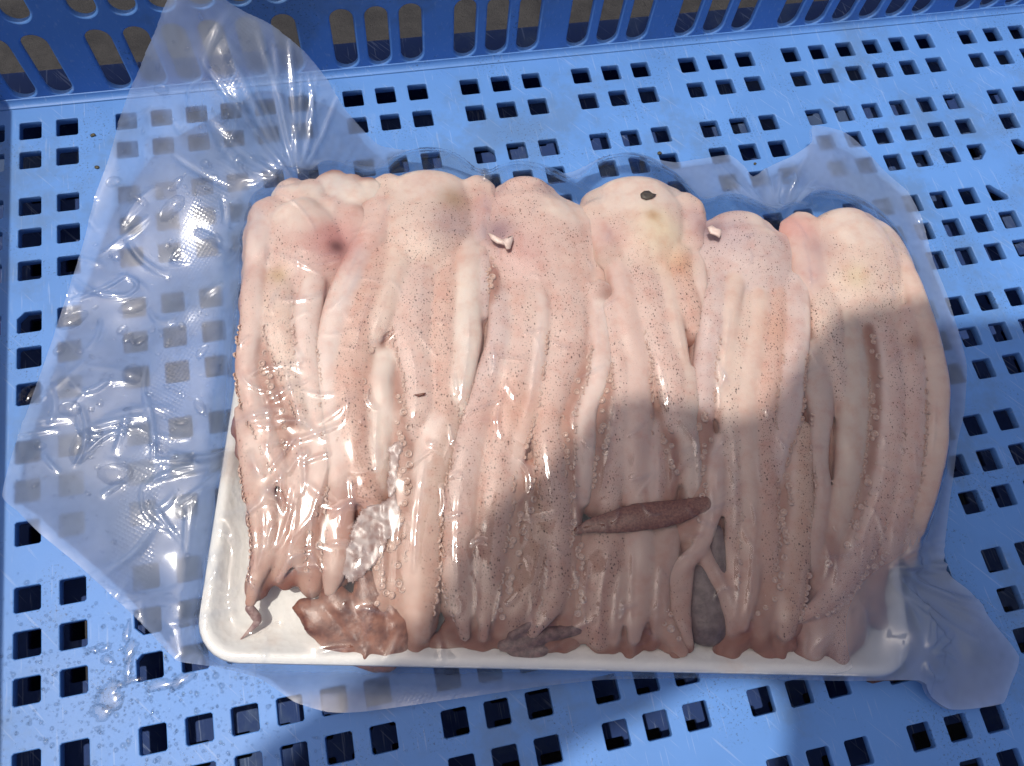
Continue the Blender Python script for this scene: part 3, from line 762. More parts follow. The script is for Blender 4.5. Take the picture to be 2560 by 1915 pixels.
def build_squid(idx, label, d):
    parts, samp = [], []      # samp: x,y,z,rx,rz,limb,tx,ty
    limbs = []
    hp = []
    for c, x, y, r in d['head']:
        w = r / PXMM
        hz = min(w * .62, 11.5)
        p = place(c, x, y, 1.0)
        k_ = len(d['head']) - len(hp)
        hp.append((p[0], p[1], ztop(p) + 0.2 - hz - (4.5 if k_ == 1 else 1.6 if k_ == 2 else 0), w))
    q = spline(hp)
    hz = np.minimum(q[:, 3] * .62, 11.5)
    parts.append(tube(q[:, :3], q[:, 3], hz, 22, 6, .55))
    limbs.append(dict(tone=d['htone'], spots=.8, band=ALL, q=q, rz=hz))
    q2, hz2 = q.copy(), hz * .8
    q2[:, 3] *= 1.26
    q2[:, 2] += hz - hz2 - 2.6
    parts.append(tube(q2[:, :3], q2[:, 3], hz2, 22, 6, .35))
    limbs.append(dict(tone=d['htone'], spots=.6, band=ALL, q=q2, rz=hz2))
    for a in d['arms']:
        pts = []
        ap = list(a['pts'])
        (c1, x1_, y1_, r1), (c0_, x0_, y0_, r0) = ap[-1], ap[-2]
        if c1 in 'STU' and y1_ > 1170 and c0_ == c1 and idx > 0:
            ln = math.hypot(x1_ - x0_, y1_ - y0_)
            ap.append((c1, x1_ + (x1_ - x0_) / ln * 75, y1_ + (y1_ - y0_) / ln * 75, r1 * .8))
        a['pts'] = ap
        for i, (c, x, y, r) in enumerate(ap):
            w = r / PXMM * (1.2 if a['tone'] in ('rd', 'br') else 1.21)
            top = a['pts'][0][2] < 800 and c in 'PQR'
            sink = (4.5 if i == 0 else 1.2 if i == 1 else 0.0) if top else (1.5 if i == 0 else 0.0)
            if i == len(a['pts']) - 1: sink = 1.5
            dr = a['drop'] * (.75 if a['tone'] in ('rd', 'br') else .65) + sink
            p = place(c, x, y, dr)
            pts.append((p[0], p[1], ztop(p) - dr - w * .55, w))
        q = spline(pts)
        q[:, 3] *= 1 + .02 * np.sin(np.arange(len(q)) * .55 + rng.uniform(0, 6))
        q[:, 2] += .15 * np.sin(np.arange(len(q)) * .23 + rng.uniform(0, 6))
        rz = q[:, 3] * .55
        parts.append(tube(q[:, :3], q[:, 3], rz))
        ARM_PATHS.append(q)
        limbs.append(dict(tone=a['tone'], spots=a['spots'], band=a['band'], q=q, rz=rz))
    # the mass of flesh lower down, between and under the arms
    bed = [s for L in limbs[2:] for s in L['q'][2::4]]
    b = np.array(bed)
    for k in range(0, len(b)):
        x, y, z, r = b[k]
        zt = ztop((x, y)) - 3.7 - .6 * math.sin(k * 2.1)
        w = max(r * 1.3, 5.0)
        GRID_H.append(np.array([[x, y, zt - 4, w, 4.4], [x - .5, y - 2 - w * .5, zt - 4, w * .8, 3.6], [x + .5, y + 2 + w * .5, zt - 4, w * .8, 3.6]]))
        parts.append(tube([(x - .5, y - 2, zt - 4), (x, y, zt - 4), (x + .5, y + 2, zt - 4)], [w] * 3, [4 + .5 * math.sin(k)] * 3, 8, 2))
    for x, y, z, r in b:
        if (np.array([x, y]) - np.array([70.0, -243.0])) @ EY > 34: continue
        for f_ in (5.0, 10.0, 15.0):
            x2, y2 = np.array([x, y]) - EY * f_ + rng.normal(0, 1.2, 2)
            if (np.array([x2, y2]) - T0) @ EY < 8 or (np.array([x2, y2]) - T0) @ EX < 75: continue
            zz = ztop((x2, y2)) - 3.4 - rng.uniform(0, 1.5)
            w = rng.uniform(2.5, 5.0)
            GRID_H.append(np.array([[x2, y2, zz - 4, w, 4.4]]))
            d_ = rng.normal(0, 2.2, 2)
            parts.append(tube([(x2 - d_[0], y2 - d_[1], zz - 4), (x2, y2, zz - 4), (x2 + d_[0] + .1, y2 + d_[1], zz - 4)], [w, w, w * .7], [4, 4, 3], 8, 2))
    for L_i, L in enumerate(limbs):
        q = L['q']
        T = np.gradient(q[:, :2], axis=0)
        T /= np.linalg.norm(T, axis=1)[:, None] + 1e-9
        samp.append(np.column_stack([q[:, :3], q[:, 3], L['rz'], np.full(len(q), L_i), T]))
    samp = np.concatenate(samp)
    GRID_H.append(samp[:, :5])
    for L_i, L in enumerate(limbs):
        cf = (.55, .35)[L_i] if L_i < 2 else 1.0
        q = L['q']
        for e, n2 in ((0, 1), (-1, -2)):
            t_ = q[e, :3] - q[n2, :3]
            t_ /= np.linalg.norm(t_) + 1e-9
            for f_ in (.35, .6, .8, .92):
                k_ = math.sqrt(1 - f_ * f_)
                GRID_H.append(np.array([[*(q[e, :3] + t_ * q[e, 3] * f_ * cf), q[e, 3] * k_, L['rz'][e] * k_]]))
    me = remesh('squid', parts, 0.75, 12)
    v = verts(me)
    # which limb each point of the skin belongs to
    best = np.full(len(v), 1e9, dtype=np.float32)
    bi = np.zeros(len(v), dtype=np.int32)
    for c0 in range(0, len(v), 20000):
        vv = v[c0:c0 + 20000]
        for L_i in range(len(limbs)):
            s = samp[samp[:, 5] == L_i].astype(np.float32)
            dxy = (vv[:, None, 0] - s[None, :, 0]) ** 2 + (vv[:, None, 1] - s[None, :, 1]) ** 2
            e = np.sqrt(dxy / s[None, :, 3] ** 2 + (vv[:, None, 2] - s[None, :, 2]) ** 2 / s[None, :, 4] ** 2)
            k = e.argmin(1)
            ev = e[np.arange(len(vv)), k]
            off = np.flatnonzero(samp[:, 5] == L_i)[0]
            up = ev < best[c0:c0 + 20000]
            best[c0:c0 + 20000][up] = ev[up]
            bi[c0:c0 + 20000][up] = (k + off)[up]
    s = samp[bi]
    limb = s[:, 5].astype(int)
    tones = np.array([TONE[L['tone']] for L in limbs])
    even = np.array([.15 if L['tone'] in ('rd', 'br', 'dk') else .35 if L['tone'] == 'wh' else .45 for L in limbs])
    tones += (np.array((.63, .468, .408)) - tones) * even[:, None]
    spots = np.array([L['spots'] for L in limbs])
    bands = np.array([L['band'] for L in limbs])
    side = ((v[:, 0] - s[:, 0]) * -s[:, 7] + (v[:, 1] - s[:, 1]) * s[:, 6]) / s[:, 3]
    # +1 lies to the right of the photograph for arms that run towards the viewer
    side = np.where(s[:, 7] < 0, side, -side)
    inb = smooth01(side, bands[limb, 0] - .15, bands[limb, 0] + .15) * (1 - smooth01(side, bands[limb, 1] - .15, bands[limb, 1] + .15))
    col = tones[limb].copy()
    pale = np.array(TONE['pl'])
    col += (pale - col) * ((1 - inb) * .75)[:, None]
    sp = spots[limb] * inb
    # the flanks of the arms are pinker, their far ends browner
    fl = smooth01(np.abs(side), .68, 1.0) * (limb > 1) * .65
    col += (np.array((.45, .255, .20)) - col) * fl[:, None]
    vv_ = (v[:, :2] - np.array([70.0, -243.0])) @ EY
    tip = (1 - smooth01(vv_, 8, 115)) * .8
    col += (np.array((.42, .255, .195)) - col) * tip[:, None]
    # deep flesh is redder; its colour is also darkened to deepen the grooves' shade
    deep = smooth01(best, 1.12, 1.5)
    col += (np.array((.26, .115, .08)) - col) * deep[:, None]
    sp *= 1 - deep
    hc, hx, hy, hr = d['hood']
    h0 = place(hc, hx, hy, 0)
    ax = np.array([d['head'][-1][1] - d['head'][0][1], d['head'][-1][2] - d['head'][0][2]])
    wob = 1.5 * np.sin(v[:, 0] * .35) + 1.2 * np.sin(v[:, 1] * .5 + 1)
    hd = np.hypot(v[:, 0] - h0[0], (v[:, 1] - h0[1]) * 1.35) * PXMM / hr + wob * .03
    hood = (1 - smooth01(hd, .62, .95)) * (limb <= 1)
    col += (np.array((.68, .56, .49)) - col) * (hood * .85)[:, None]
    sp *= 1 - hood
    ed = np.empty(len(me.edges) * 2, dtype=np.int32)
    me.edges.foreach_get('vertices', ed)
    ed = ed.reshape(-1, 2)
    deg = np.bincount(ed.ravel(), minlength=len(v)).astype(float)
    for _ in range(7):
        for ch in range(3):
            a_ = np.bincount(ed[:, 0], col[ed[:, 1], ch], len(v)) + np.bincount(ed[:, 1], col[ed[:, 0], ch], len(v))
            col[:, ch] = .3 * col[:, ch] + .7 * a_ / deg
    for (xy, r, c, st, s2) in PATCH_XY:
        w = np.clip(np.exp(-((v[:, 0] - xy[0]) ** 2 + (v[:, 1] - xy[1]) ** 2) / (2 * (r * .85) ** 2)) * st * 1.1, 0, .95)
        col += (c - col) * w[:, None]
        if s2 is not None: sp += (s2 - sp) * np.clip(w * 1.4, 0, 1)
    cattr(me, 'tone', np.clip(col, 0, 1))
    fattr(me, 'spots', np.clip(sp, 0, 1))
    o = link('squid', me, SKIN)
    tag(o, label, 'squid', 'squid packed side by side on the tray')
    # rows of suckers along the reddish oral sides
    for L in limbs[2:]:
        if L['tone'] not in ('rd', 'br'): continue
        q = L['q']
        for k in range(2, len(q) - 2):
            if rng.random() < .2: continue
            r = q[k, 3]
            w = rng.uniform(-.55, .55)
            t = q[min(k + 1, len(q) - 1), :2] - q[k - 1, :2]
            t /= np.linalg.norm(t) + 1e-9
            x, y = q[k, 0] - t[1] * w * r, q[k, 1] + t[0] * w * r
            z = q[k, 2] + L['rz'][k] * math.sqrt(max(0, 1 - w * w)) - .2
            c = bpy.data.objects.new('sucker', SUCK)
            COL.objects.link(c)
            c.parent = o
            sc_ = rng.uniform(.9, 1.6) * min(1, r / 3.2)
            c.location = (x * MM, y * MM, z * MM)
            c.rotation_euler = (rng.uniform(-.4, .4), w * 1.1, 0)
            c.scale = (sc_, sc_, sc_)
            GRID_H.append(np.array([[x, y, z - .4, sc_, sc_ * 1.1]]))
    # frilled edges: suckers peeping out along one side of the longer arms
    for L in limbs[2:]:
        if L['tone'] in ('rd', 'br', 'wh') or len(L['q']) < 30: continue
        q, sd = L['q'], rng.choice((-1, 1))
        for k in range(len(q) // 3, len(q) - 3):
            if (q[k, :2] - np.array([70.0, -243.0])) @ EY > 125 or rng.random() < .22: continue
            r, w = q[k, 3], sd * rng.uniform(.78, .95)
            t = q[k + 1, :2] - q[k - 1, :2]
            t /= np.linalg.norm(t) + 1e-9
            x, y = q[k, 0] - t[1] * w * r, q[k, 1] + t[0] * w * r
            z = q[k, 2] + L['rz'][k] * math.sqrt(max(0, 1 - w * w)) - .1
            c = bpy.data.objects.new('sucker', SUCK)
            COL.objects.link(c)
            c.parent = o
            sc_ = rng.uniform(.8, 1.35) * min(1, r / 4)
            c.location = (x * MM, y * MM, z * MM)
            c.rotation_euler = (rng.uniform(-.4, .4), -w * t[1] * -1.0, 0)
            c.scale = (sc_, sc_, sc_)
            GRID_H.append(np.array([[x, y, z - .4, sc_, sc_ * 1.1]]))
    return o


squids = [build_squid(i, l, d) for i, (l, d) in enumerate(SQUID)]


# ------------------------------------------------------------------ loose pieces lying among the squid
def blob_thing(name, mat, chains, label, cat, voxel=.7, sm=4, flat=.8, lumps=0):
    parts, paths = [], []
    for ch in chains:
        pts = []
        for c, x, y, r, drop in ch:
            w = r / PXMM
            p = place(c, x, y, drop)
            pts.append((p[0], p[1], ztop(p) - drop - w * flat, w))
        q = spline(pts)
        parts.append(tube(q[:, :3], q[:, 3], q[:, 3] * flat))
        paths.append(q)
        GRID_H.append(np.column_stack([q, q[:, 3] * flat]))
    if lumps:
        base = np.concatenate([q_ for q_ in paths])
        for k in range(lumps):
            q_ = base[rng.integers(len(base))]
            a_ = rng.uniform(0, 6.28)
            c_ = q_[:3] + np.array([math.cos(a_), math.sin(a_), 0]) * q_[3] * rng.uniform(.2, .9) + np.array([0, 0, q_[3] * flat * rng.uniform(.2, .75)])
            r_ = rng.uniform(.8, 2.2)
            d2 = np.array([math.cos(a_ * 3), math.sin(a_ * 3), 0]) * rng.uniform(.5, 2.5)
            parts.append(tube([c_ - d2, c_, c_ + d2], [r_ * .8, r_, r_ * .7], [r_ * .6, r_ * .8, r_ * .6], 8, 2))
            GRID_H.append(np.array([[*c_, r_, r_ * .8]]))
    me = remesh(name, parts, voxel, sm)
    o = link(name, me, mat)
    tag(o, label, cat)
    return o


blob_thing('squid_viscera', mat_flesh('viscera', (.10, .03, .018), (.27, .11, .065), .4, .22), [
    [('S', 880, 1270, 60, 3), ('S', 960, 1320, 110, 2), ('S', 1060, 1380, 110, 2.5), ('S', 1150, 1440, 90, 3)],
    [('S', 1060, 1200, 80, 2), ('S', 1130, 1280, 80, 1.5), ('S', 1190, 1380, 70, 2), ('S', 1260, 1480, 80, 2.5)],
    [('S', 1250, 1080, 60, 1.5), ('S', 1270, 1220, 90, 1), ('S', 1300, 1360, 100, 1.5), ('S', 1340, 1480, 110, 2.5), ('S', 1380, 1570, 90, 3.5)],
    [('S', 1420, 1250, 60, 2), ('S', 1440, 1380, 80, 2.5), ('S', 1440, 1500, 80, 3.5)],
    [('S', 1000, 1450, 50, 4), ('S', 1100, 1500, 60, 4), ('S', 1220, 1570, 60, 5), ('S', 1320, 1620, 50, 5.5)]],
    'reddish brown lump of torn innards at the front tray edge', 'innards', flat=.55, lumps=50, sm=12)
blob_thing('tentacle_club', mat_flesh('club_skin', (.11, .032, .02), (.25, .095, .06), .4, 1.1), [
    [('T', 1085, 800, 26, .2), ('T', 1180, 765, 46, -.1), ('T', 1300, 745, 66, -.5), ('T', 1450, 715, 82, -.8), ('T', 1600, 695, 82, -.8), ('T', 1740, 670, 70, -.5), ('T', 1870, 630, 50, -.1)]],
    'short dark brown tentacle end lying crosswise over the other arms', 'tentacle', flat=.4)
blob_thing('ink_sac', mat_flesh('ink_tissue', (.09, .055, .05), (.17, .115, .105), .45, .3), [
    [('U', 250, 1060, 70, 1.4), ('U', 265, 1160, 120, 1.1), ('U', 285, 1270, 150, 1.1), ('U', 295, 1350, 140, 1.3)],
    [('U', 330, 800, 44, 1.5), ('U', 340, 920, 56, 1.5), ('U', 350, 1040, 50, 1.5), ('U', 380, 1180, 44, 1.5)]],
    'dark grey ink sac showing between two arms near the front edge', 'ink sac')
blob_thing('skin_tatter', mat_flesh('ink_skin', (.09, .045, .04), (.24, .13, .11), .45, .5), [
    [('T', 640, 1500, 40, 2.5), ('T', 760, 1480, 50, 2), ('T', 880, 1440, 46, 2), ('T', 1000, 1420, 40, 2.2), ('T', 1100, 1400, 36, 2.5)],
    [('T', 690, 1440, 30, 1.5), ('T', 800, 1370, 26, 1.2), ('T', 860, 1310, 20, 1)],
    [('T', 700, 1540, 36, 3), ('T', 800, 1560, 44, 3), ('T', 880, 1530, 36, 3)]],
    'blackish purple tatter of skin pressed against the front tray rim', 'skin')
blob_thing('arm_tip', mat_flesh('tip_skin', (.22, .12, .11), (.40, .28, .25), .35, .6), [
    [('S', 545, 1275, 26, 2.5), ('S', 590, 1335, 28, 4), ('S', 585, 1370, 20, 5), ('S', 530, 1430, 11, 6.5), ('S', 480, 1482, 4, 7.5)]],
    'thin curled arm tip bent over bare white foam', 'arm tip', voxel=.35)


def scrap(name, c, pts, mat, label, cat, drop=-.5, bump=.5, parent=None):
    """a thin torn scrap with an uneven outline and real thickness"""
    P = [place(c, x, y, drop) for x, y in pts]
    cen = np.mean(P, axis=0)
    n = len(P)
    V = []
    for dz in (0.35, -0.35):
        for p in P: V.append((p[0], p[1], p[2] + dz + rng.uniform(-bump, bump) * .4))
        for p in P:
            w = cen + (p - cen) * .5
            V.append((w[0], w[1], w[2] + dz + bump * rng.uniform(.2, 1)))
        V.append((cen[0], cen[1], cen[2] + dz + bump))
    k = 2 * n + 1
    F = []
    for i in range(n):
        j = (i + 1) % n
        F += [(i, j, n + j, n + i), (n + i, n + j, 2 * n), (k + j, k + i, k + n + i, k + n + j), (k + n + j, k + n + i, k + 2 * n), (j, i, k + i, k + j)]
    me = mesh(name, V, F)
    bm = bmesh.new(); bm.from_mesh(me)
    bmesh.ops.recalc_face_normals(bm, faces=bm.faces)
    bm.to_mesh(me); bm.free()
    o = link(name, me, mat)
    if parent:
        o.parent = parent
    else:
        tag(o, label, cat)
    return o


def wrinkled(name, c, pts, mat, label, cat, drop, amp):
    """a thin crumpled membrane with its own outline, folds and thickness"""
    P = np.array([place(c, x, y, drop)[:2] for x, y in pts])
    P = np.concatenate([P + (np.roll(P, -1, 0) - P) * t for t in ()] + [np.stack([P, (P + np.roll(P, -1, 0)) / 2 + rng.normal(0, .5, P.shape)], 1).reshape(-1, 2)])
    g_ = .7
    lo = P.min(0) - 1
    n0, n1 = (np.ptp(P, axis=0) / g_ + 4).astype(int)
    X, Y = np.meshgrid(lo[0] + g_ * np.arange(n0), lo[1] + g_ * np.arange(n1), indexing='ij')
    sel = inside(X, Y, P)
    zz = np.array([ztop((a, b)) for a, b in zip(X.ravel(), Y.ravel())]).reshape(X.shape) - drop
    zz = zz + amp * (vnoise(X * 1.3 + Y, Y - .4 * X, 5, 31) + .7 * vnoise(X * 1.5, Y * .7, 2.2, 32))
    c_ = sel[:-1, :-1] & sel[1:, :-1] & sel[:-1, 1:] & sel[1:, 1:]
    use = np.zeros(sel.shape, bool)
    for a, b in ((0, 0), (1, 0), (0, 1), (1, 1)): use[a:n0 - 1 + a, b:n1 - 1 + b] |= c_
    ix = np.full(sel.shape, -1)
    ix[use] = np.arange(use.sum())
    i, j = np.nonzero(c_)
    F = np.stack([ix[i, j], ix[i + 1, j], ix[i + 1, j + 1], ix[i, j + 1]], -1)
    me = mesh(name, np.stack([X[use], Y[use], zz[use]], -1), F)
    o = link(name, me, mat)
    so = o.modifiers.new('thickness', 'SOLIDIFY')
    so.thickness = .4 * MM
    GRID_H.append(np.column_stack([X[use], Y[use], zz[use] - .3, np.full(use.sum(), .8), np.full(use.sum(), .4)]))
    return tag(o, label, cat)


SHRED = mat_flesh('white_shred', (.62, .46, .40), (.74, .60, .54), .4, .4)
scrap('torn_eyelid', 'Q', [(295, 450), (320, 455), (360, 492), (400, 500), (425, 480), (445, 462), (447, 490), (430, 545), (408, 548), (395, 520), (350, 512), (318, 488)], SHRED, None, None, -1.2, .4, squids[2])
scrap('torn_eyelid', 'Q', [(1640, 415), (1665, 402), (1690, 418), (1728, 425), (1722, 458), (1712, 478), (1690, 462), (1655, 452)], SHRED, None, None, -1.2, .5, squids[4])
scrap('skin_fleck', 'Q', [(1228, 208), (1250, 192), (1280, 190), (1300, 205), (1326, 214), (1300, 236), (1265, 244), (1235, 232)],
      mat_flesh('fleck_dark', (.045, .035, .025), (.09, .07, .05), .5, .6), 'dark leaf-shaped fleck on the yellowish pale squid head', 'fleck', -.8, .2)
def mat_membrane():
    k = N('membrane_with_glare')
    v = k.coord()
    c = k.mix(k.ramp(k.noise(v, 0.35, 4), 0.35, 0.65), (.40, .26, .23), (.60, .50, .47))  # membrane tone, paled to carry the silvery glare of the film
    p = k.n('BsdfPrincipled', {'Base Color': c, 'Roughness': 0.3})
    o = k.n('MixShader', {0: k.math('ADD', 0.25, k.math('MULTIPLY', k.noise(v, 0.2, 4), 0.6)), 1: k.n('BsdfTransparent', {'Color': (.95, .9, .88, 1)}).outputs[0], 2: p.outputs[0]})
    return k.surf(o.outputs[0])


GLARE_MEMB = mat_membrane()
wrinkled('glare_membrane', 'S', [(1225, 665), (1330, 640), (1440, 560), (1500, 690), (1500, 760), (1430, 830), (1390, 910), (1330, 1000), (1250, 1090), (1190, 1130), (1120, 1080), (1090, 980), (1150, 880), (1180, 760)],
         GLARE_MEMB, 'crinkled greyish membrane over the reddish innards, with film glare in its colour', 'skin scrap', 1.0, .3)
wrinkled('glare_membrane', 'S', [(1380, 300), (1440, 250), (1490, 240), (1500, 290), (1470, 350), (1460, 440), (1450, 560), (1400, 600), (1380, 500), (1400, 400)],
         GLARE_MEMB, 'narrow greyish membrane strip above the crinkled one, with film glare in its colour', 'skin scrap', .9, .3)
scrap('brown_splinter', 'P', [(1312, 1440), (1345, 1434), (1386, 1428), (1372, 1442), (1340, 1450)],
      mat_flesh('splinter', (.10, .03, .02), (.16, .06, .04), .5, .5), 'tiny brown splinter under the film on the second squid', 'splinter', -.9, .1)
scrap('brown_stain', 'U', [(1240, 1700), (1262, 1690), (1275, 1715), (1330, 1705), (1365, 1690), (1420, 1690), (1445, 1712), (1400, 1722), (1350, 1722), (1280, 1738), (1245, 1728)],
      mat_flesh('dried_blood', (.05, .02, .02), (.09, .04, .035), .4, .5), 'dark brown smear on the front tray side below the film', 'smear', 12.0, .2)

# ------------------------------------------------------------------ the vacuum bag
OUT = [(455, 1655, 2), (430, 1640, 4), (350, 1556, 8), (270, 1480, 10), (180, 1400, 11), (100, 1335, 12), (45, 1280, 11), (8, 1240, 8), (35, 1130, 6), (95, 960, 6), (150, 790, 7), (200, 650, 8), (240, 500, 11), (268, 420, 15),
       (300, 310, 23), (330, 225, 32), (375, 100, 49), (415, -5, 62), (440, -70, 69), (520, -50, 66), (571, 0, 58), (673, 53, 50), (758, 122, 41), (816, 192, 34), (852, 253, 28), (900, 314, 20),
       (945, 365, 12), (985, 388, 5), (1080, 398, 4), (1160, 425, 4), (1230, 455, 4), (1300, 450, 4), (1400, 440, 4), (1460, 428, 4), (1540, 402, 4), (1620, 398, 4), (1690, 408, 4), (1750, 400, 4),
       (1820, 392, 4), (1858, 420, 5), (1880, 446, 6), (1925, 420, 7), (1978, 395, 9), (2027, 359, 12), (2033, 312, 15), (2108, 322, 14), (2161, 367, 10), (2202, 420, 6), (2263, 481, 4),
       (2296, 550, 3), (2329, 652, 3), (2370, 750, 3), (2402, 850, 3), (2418, 919, 3), (2410, 1029, 3), (2390, 1120, 3), (2369, 1285, 4), (2355, 1420, 5), (2422, 1481, 6),
       (2475, 1550, 6), (2550, 1640, 6), (2520, 1720, 5), (2494, 1758, 4), (2420, 1772, 4), (2360, 1772, 3), (2303, 1738, 3), (2262, 1702, 3), (2100, 1703, 2), (1900, 1699, 2),
       (1700, 1696, 2), (1500, 1700, 2), (1350, 1716, 3), (1200, 1738, 4), (1050, 1760, 5), (900, 1780, 6), (820, 1780, 6), (740, 1757, 5), (690, 1722, 4), (650, 1694, 3), (560, 1670, 2)]
INNER = [(400, 700, 6), (300, 1000, 6.5), (480, 300, 32), (560, 120, 50), (700, 300, 30), (640, 420, 24), (520, 560, 12), (300, 1250, 4), (440, 1450, 2.5), (330, 1430, 3.5), (220, 1320, 5), (430, 1000, 5), (540, 800, 8), (200, 1200, 6), (350, 850, 5),
         (2440, 1620, 13), (2330, 1560, 17), (2090, 380, 15), (2000, 440, 22), (2350, 1680, 12), (860, 1735, 8), (600, 250, 44), (760, 230, 33)]
GP = 0.7
outp = np.array([at(*q) for q in OUT])
# resample the outline smoothly
oo = np.vstack([outp[-2:], outp, outp[:2]])
rs = []
for i in range(2, len(oo) - 2):
    for t in np.linspace(0, 1, max(3, int(np.linalg.norm(oo[i + 1] - oo[i]) / .8)), endpoint=False):
        p0, p1, p2, p3 = oo[i - 1], oo[i], oo[i + 1], oo[i + 2]
        rs.append(.5 * (2 * p1 + (p2 - p0) * t + (2 * p0 - 5 * p1 + 4 * p2 - p3) * t * t + (3 * p1 - p0 - 3 * p2 + p3) * t ** 3) * .6 + .4 * (p1 + (p2 - p1) * t))
outline = np.array(rs)
gx0, gy0 = outline[:, 0].min() - 3, outline[:, 1].min() - 3
NX, NY = int((outline[:, 0].max() + 3 - gx0) / GP), int((outline[:, 1].max() + 3 - gy0) / GP)
GX, GY = np.meshgrid(gx0 + GP * np.arange(NX), gy0 + GP * np.arange(NY), indexing='ij')




IN = inside(GX, GY, outline)
# free height of the film away from the pack: a stretched sheet through the outline and a few inner points (coarse grid)
CG = 5
cnx, cny = NX // CG + 2, NY // CG + 2
B = np.full((cnx, cny), 8.0)
fix = np.full((cnx, cny), np.nan)
for p in outline:
    fix[int(round((p[0] - gx0) / GP / CG)), int(round((p[1] - gy0) / GP / CG))] = p[2]
for q in INNER:
    p = at(*q)
    i, j = int(round((p[0] - gx0) / GP / CG)), int(round((p[1] - gy0) / GP / CG))
    fix[i, j] = p[2]
FX = ~np.isnan(fix)
for _ in range(2500):
    B[1:-1, 1:-1] = .25 * (B[2:, 1:-1] + B[:-2, 1:-1] + B[1:-1, 2:] + B[1:-1, :-2])
    B[0], B[-1], B[:, 0], B[:, -1] = B[1], B[-2], B[:, 1], B[:, -2]
    B[FX] = fix[FX]
for _ in range(2):
    B[1:-1, 1:-1] = .5 * B[1:-1, 1:-1] + .125 * (B[2:, 1:-1] + B[:-2, 1:-1] + B[1:-1, 2:] + B[1:-1, :-2])


def bil(Z, x, y, g, ox=gx0, oy=gy0):
    fx, fy = (x - ox) / g, (y - oy) / g
    i, j = np.clip(fx.astype(int), 0, Z.shape[0] - 2), np.clip(fy.astype(int), 0, Z.shape[1] - 2)
    a, b = fx - i, fy - j
    return Z[i, j] * (1 - a) * (1 - b) + Z[i + 1, j] * a * (1 - b) + Z[i, j + 1] * (1 - a) * b + Z[i + 1, j + 1] * a * b


FREE = bil(B, GX, GY, GP * CG)




FREE += 1.1 * vnoise(GX, GY, 22, 1) + .5 * vnoise(GX, GY, 9, 2) + .16 * vnoise(GX, GY, 4, 3)
# heights of what is packed inside
H = np.full((NX, NY), 0.3)
for x, y, z, rx, rz in np.vstack(GRID_H):
    i0, i1 = max(0, int((x - rx - gx0) / GP)), min(NX, int((x + rx - gx0) / GP) + 2)
    j0, j1 = max(0, int((y - rx - gy0) / GP)), min(NY, int((y + rx - gy0) / GP) + 2)
    if i1 <= i0 or j1 <= j0: continue
    e = 1 - ((GX[i0:i1, j0:j1] - x) ** 2 + (GY[i0:i1, j0:j1] - y) ** 2) / (rx * rx)
    hh = np.where(e > 0, z + rz * np.sqrt(np.maximum(e, 0)), -9)
    np.maximum(H[i0:i1, j0:j1], hh, out=H[i0:i1, j0:j1])
tu, tv = uv(np.stack([GX, GY], -1))
edge = np.minimum(np.minimum(tu, TW - tu), np.minimum(tv, TD - tv))
cr = 15.0
cu_, cv_ = np.maximum(cr - np.minimum(tu, TW - tu), 0), np.maximum(cr - np.minimum(tv, TD - tv), 0)
edge = np.where((cu_ > 0) & (cv_ > 0), cr - np.hypot(cu_, cv_), edge)
HT = np.interp(edge, [-.6, 0, 1.5, 4.5, 6.5, 14, 18], [-9, 11.8, 13.7, 13.7, 12, 5.5, 4.4])
H = np.maximum(H, HT)
PACK = (edge > -6)
Z = np.maximum(H + .45, np.where(edge > -1, 0, FREE))
Z0 = Z.copy()
floorz = np.maximum(H + .45, np.where(edge > 4, 0, FREE))
tc = at(2290, 1590, 18)
floorz = np.maximum(floorz, 20 * np.exp(-((GX - tc[0]) ** 2 + (GY - tc[1]) ** 2) / 24.0 ** 2))
keep = ~IN
for it in range(110):
    A_ = .25 * (np.roll(Z, 1, 0) + np.roll(Z, -1, 0) + np.roll(Z, 1, 1) + np.roll(Z, -1, 1))
    Z = np.maximum(A_, floorz)
for it in range(3):
    Z = .5 * Z + .125 * (np.roll(Z, 1, 0) + np.roll(Z, -1, 0) + np.roll(Z, 1, 1) + np.roll(Z, -1, 1))
Z = np.maximum(Z, H + .25)
for it in range(4):
    Z = .4 * Z + .15 * (np.roll(Z, 1, 0) + np.roll(Z, -1, 0) + np.roll(Z, 1, 1) + np.roll(Z, -1, 1))
# small creases pressed into the film, most of them across the arms or along the grooves between them
hs = H.copy()
for _ in range(12):
    hs = np.maximum(hs, .25 * (np.roll(hs, 1, 0) + np.roll(hs, -1, 0) + np.roll(hs, 1, 1) + np.roll(hs, -1, 1)))
onp = np.maximum(smooth01(edge, -4, 4), smooth01(hs, 8, 19))
Z += onp * (.22 * vnoise(GX + .2 * GY, GY * .22, 6.0, 5) + .02 * vnoise(GX, GY * .5, 2.2, 6))
wr = np.zeros_like(Z)


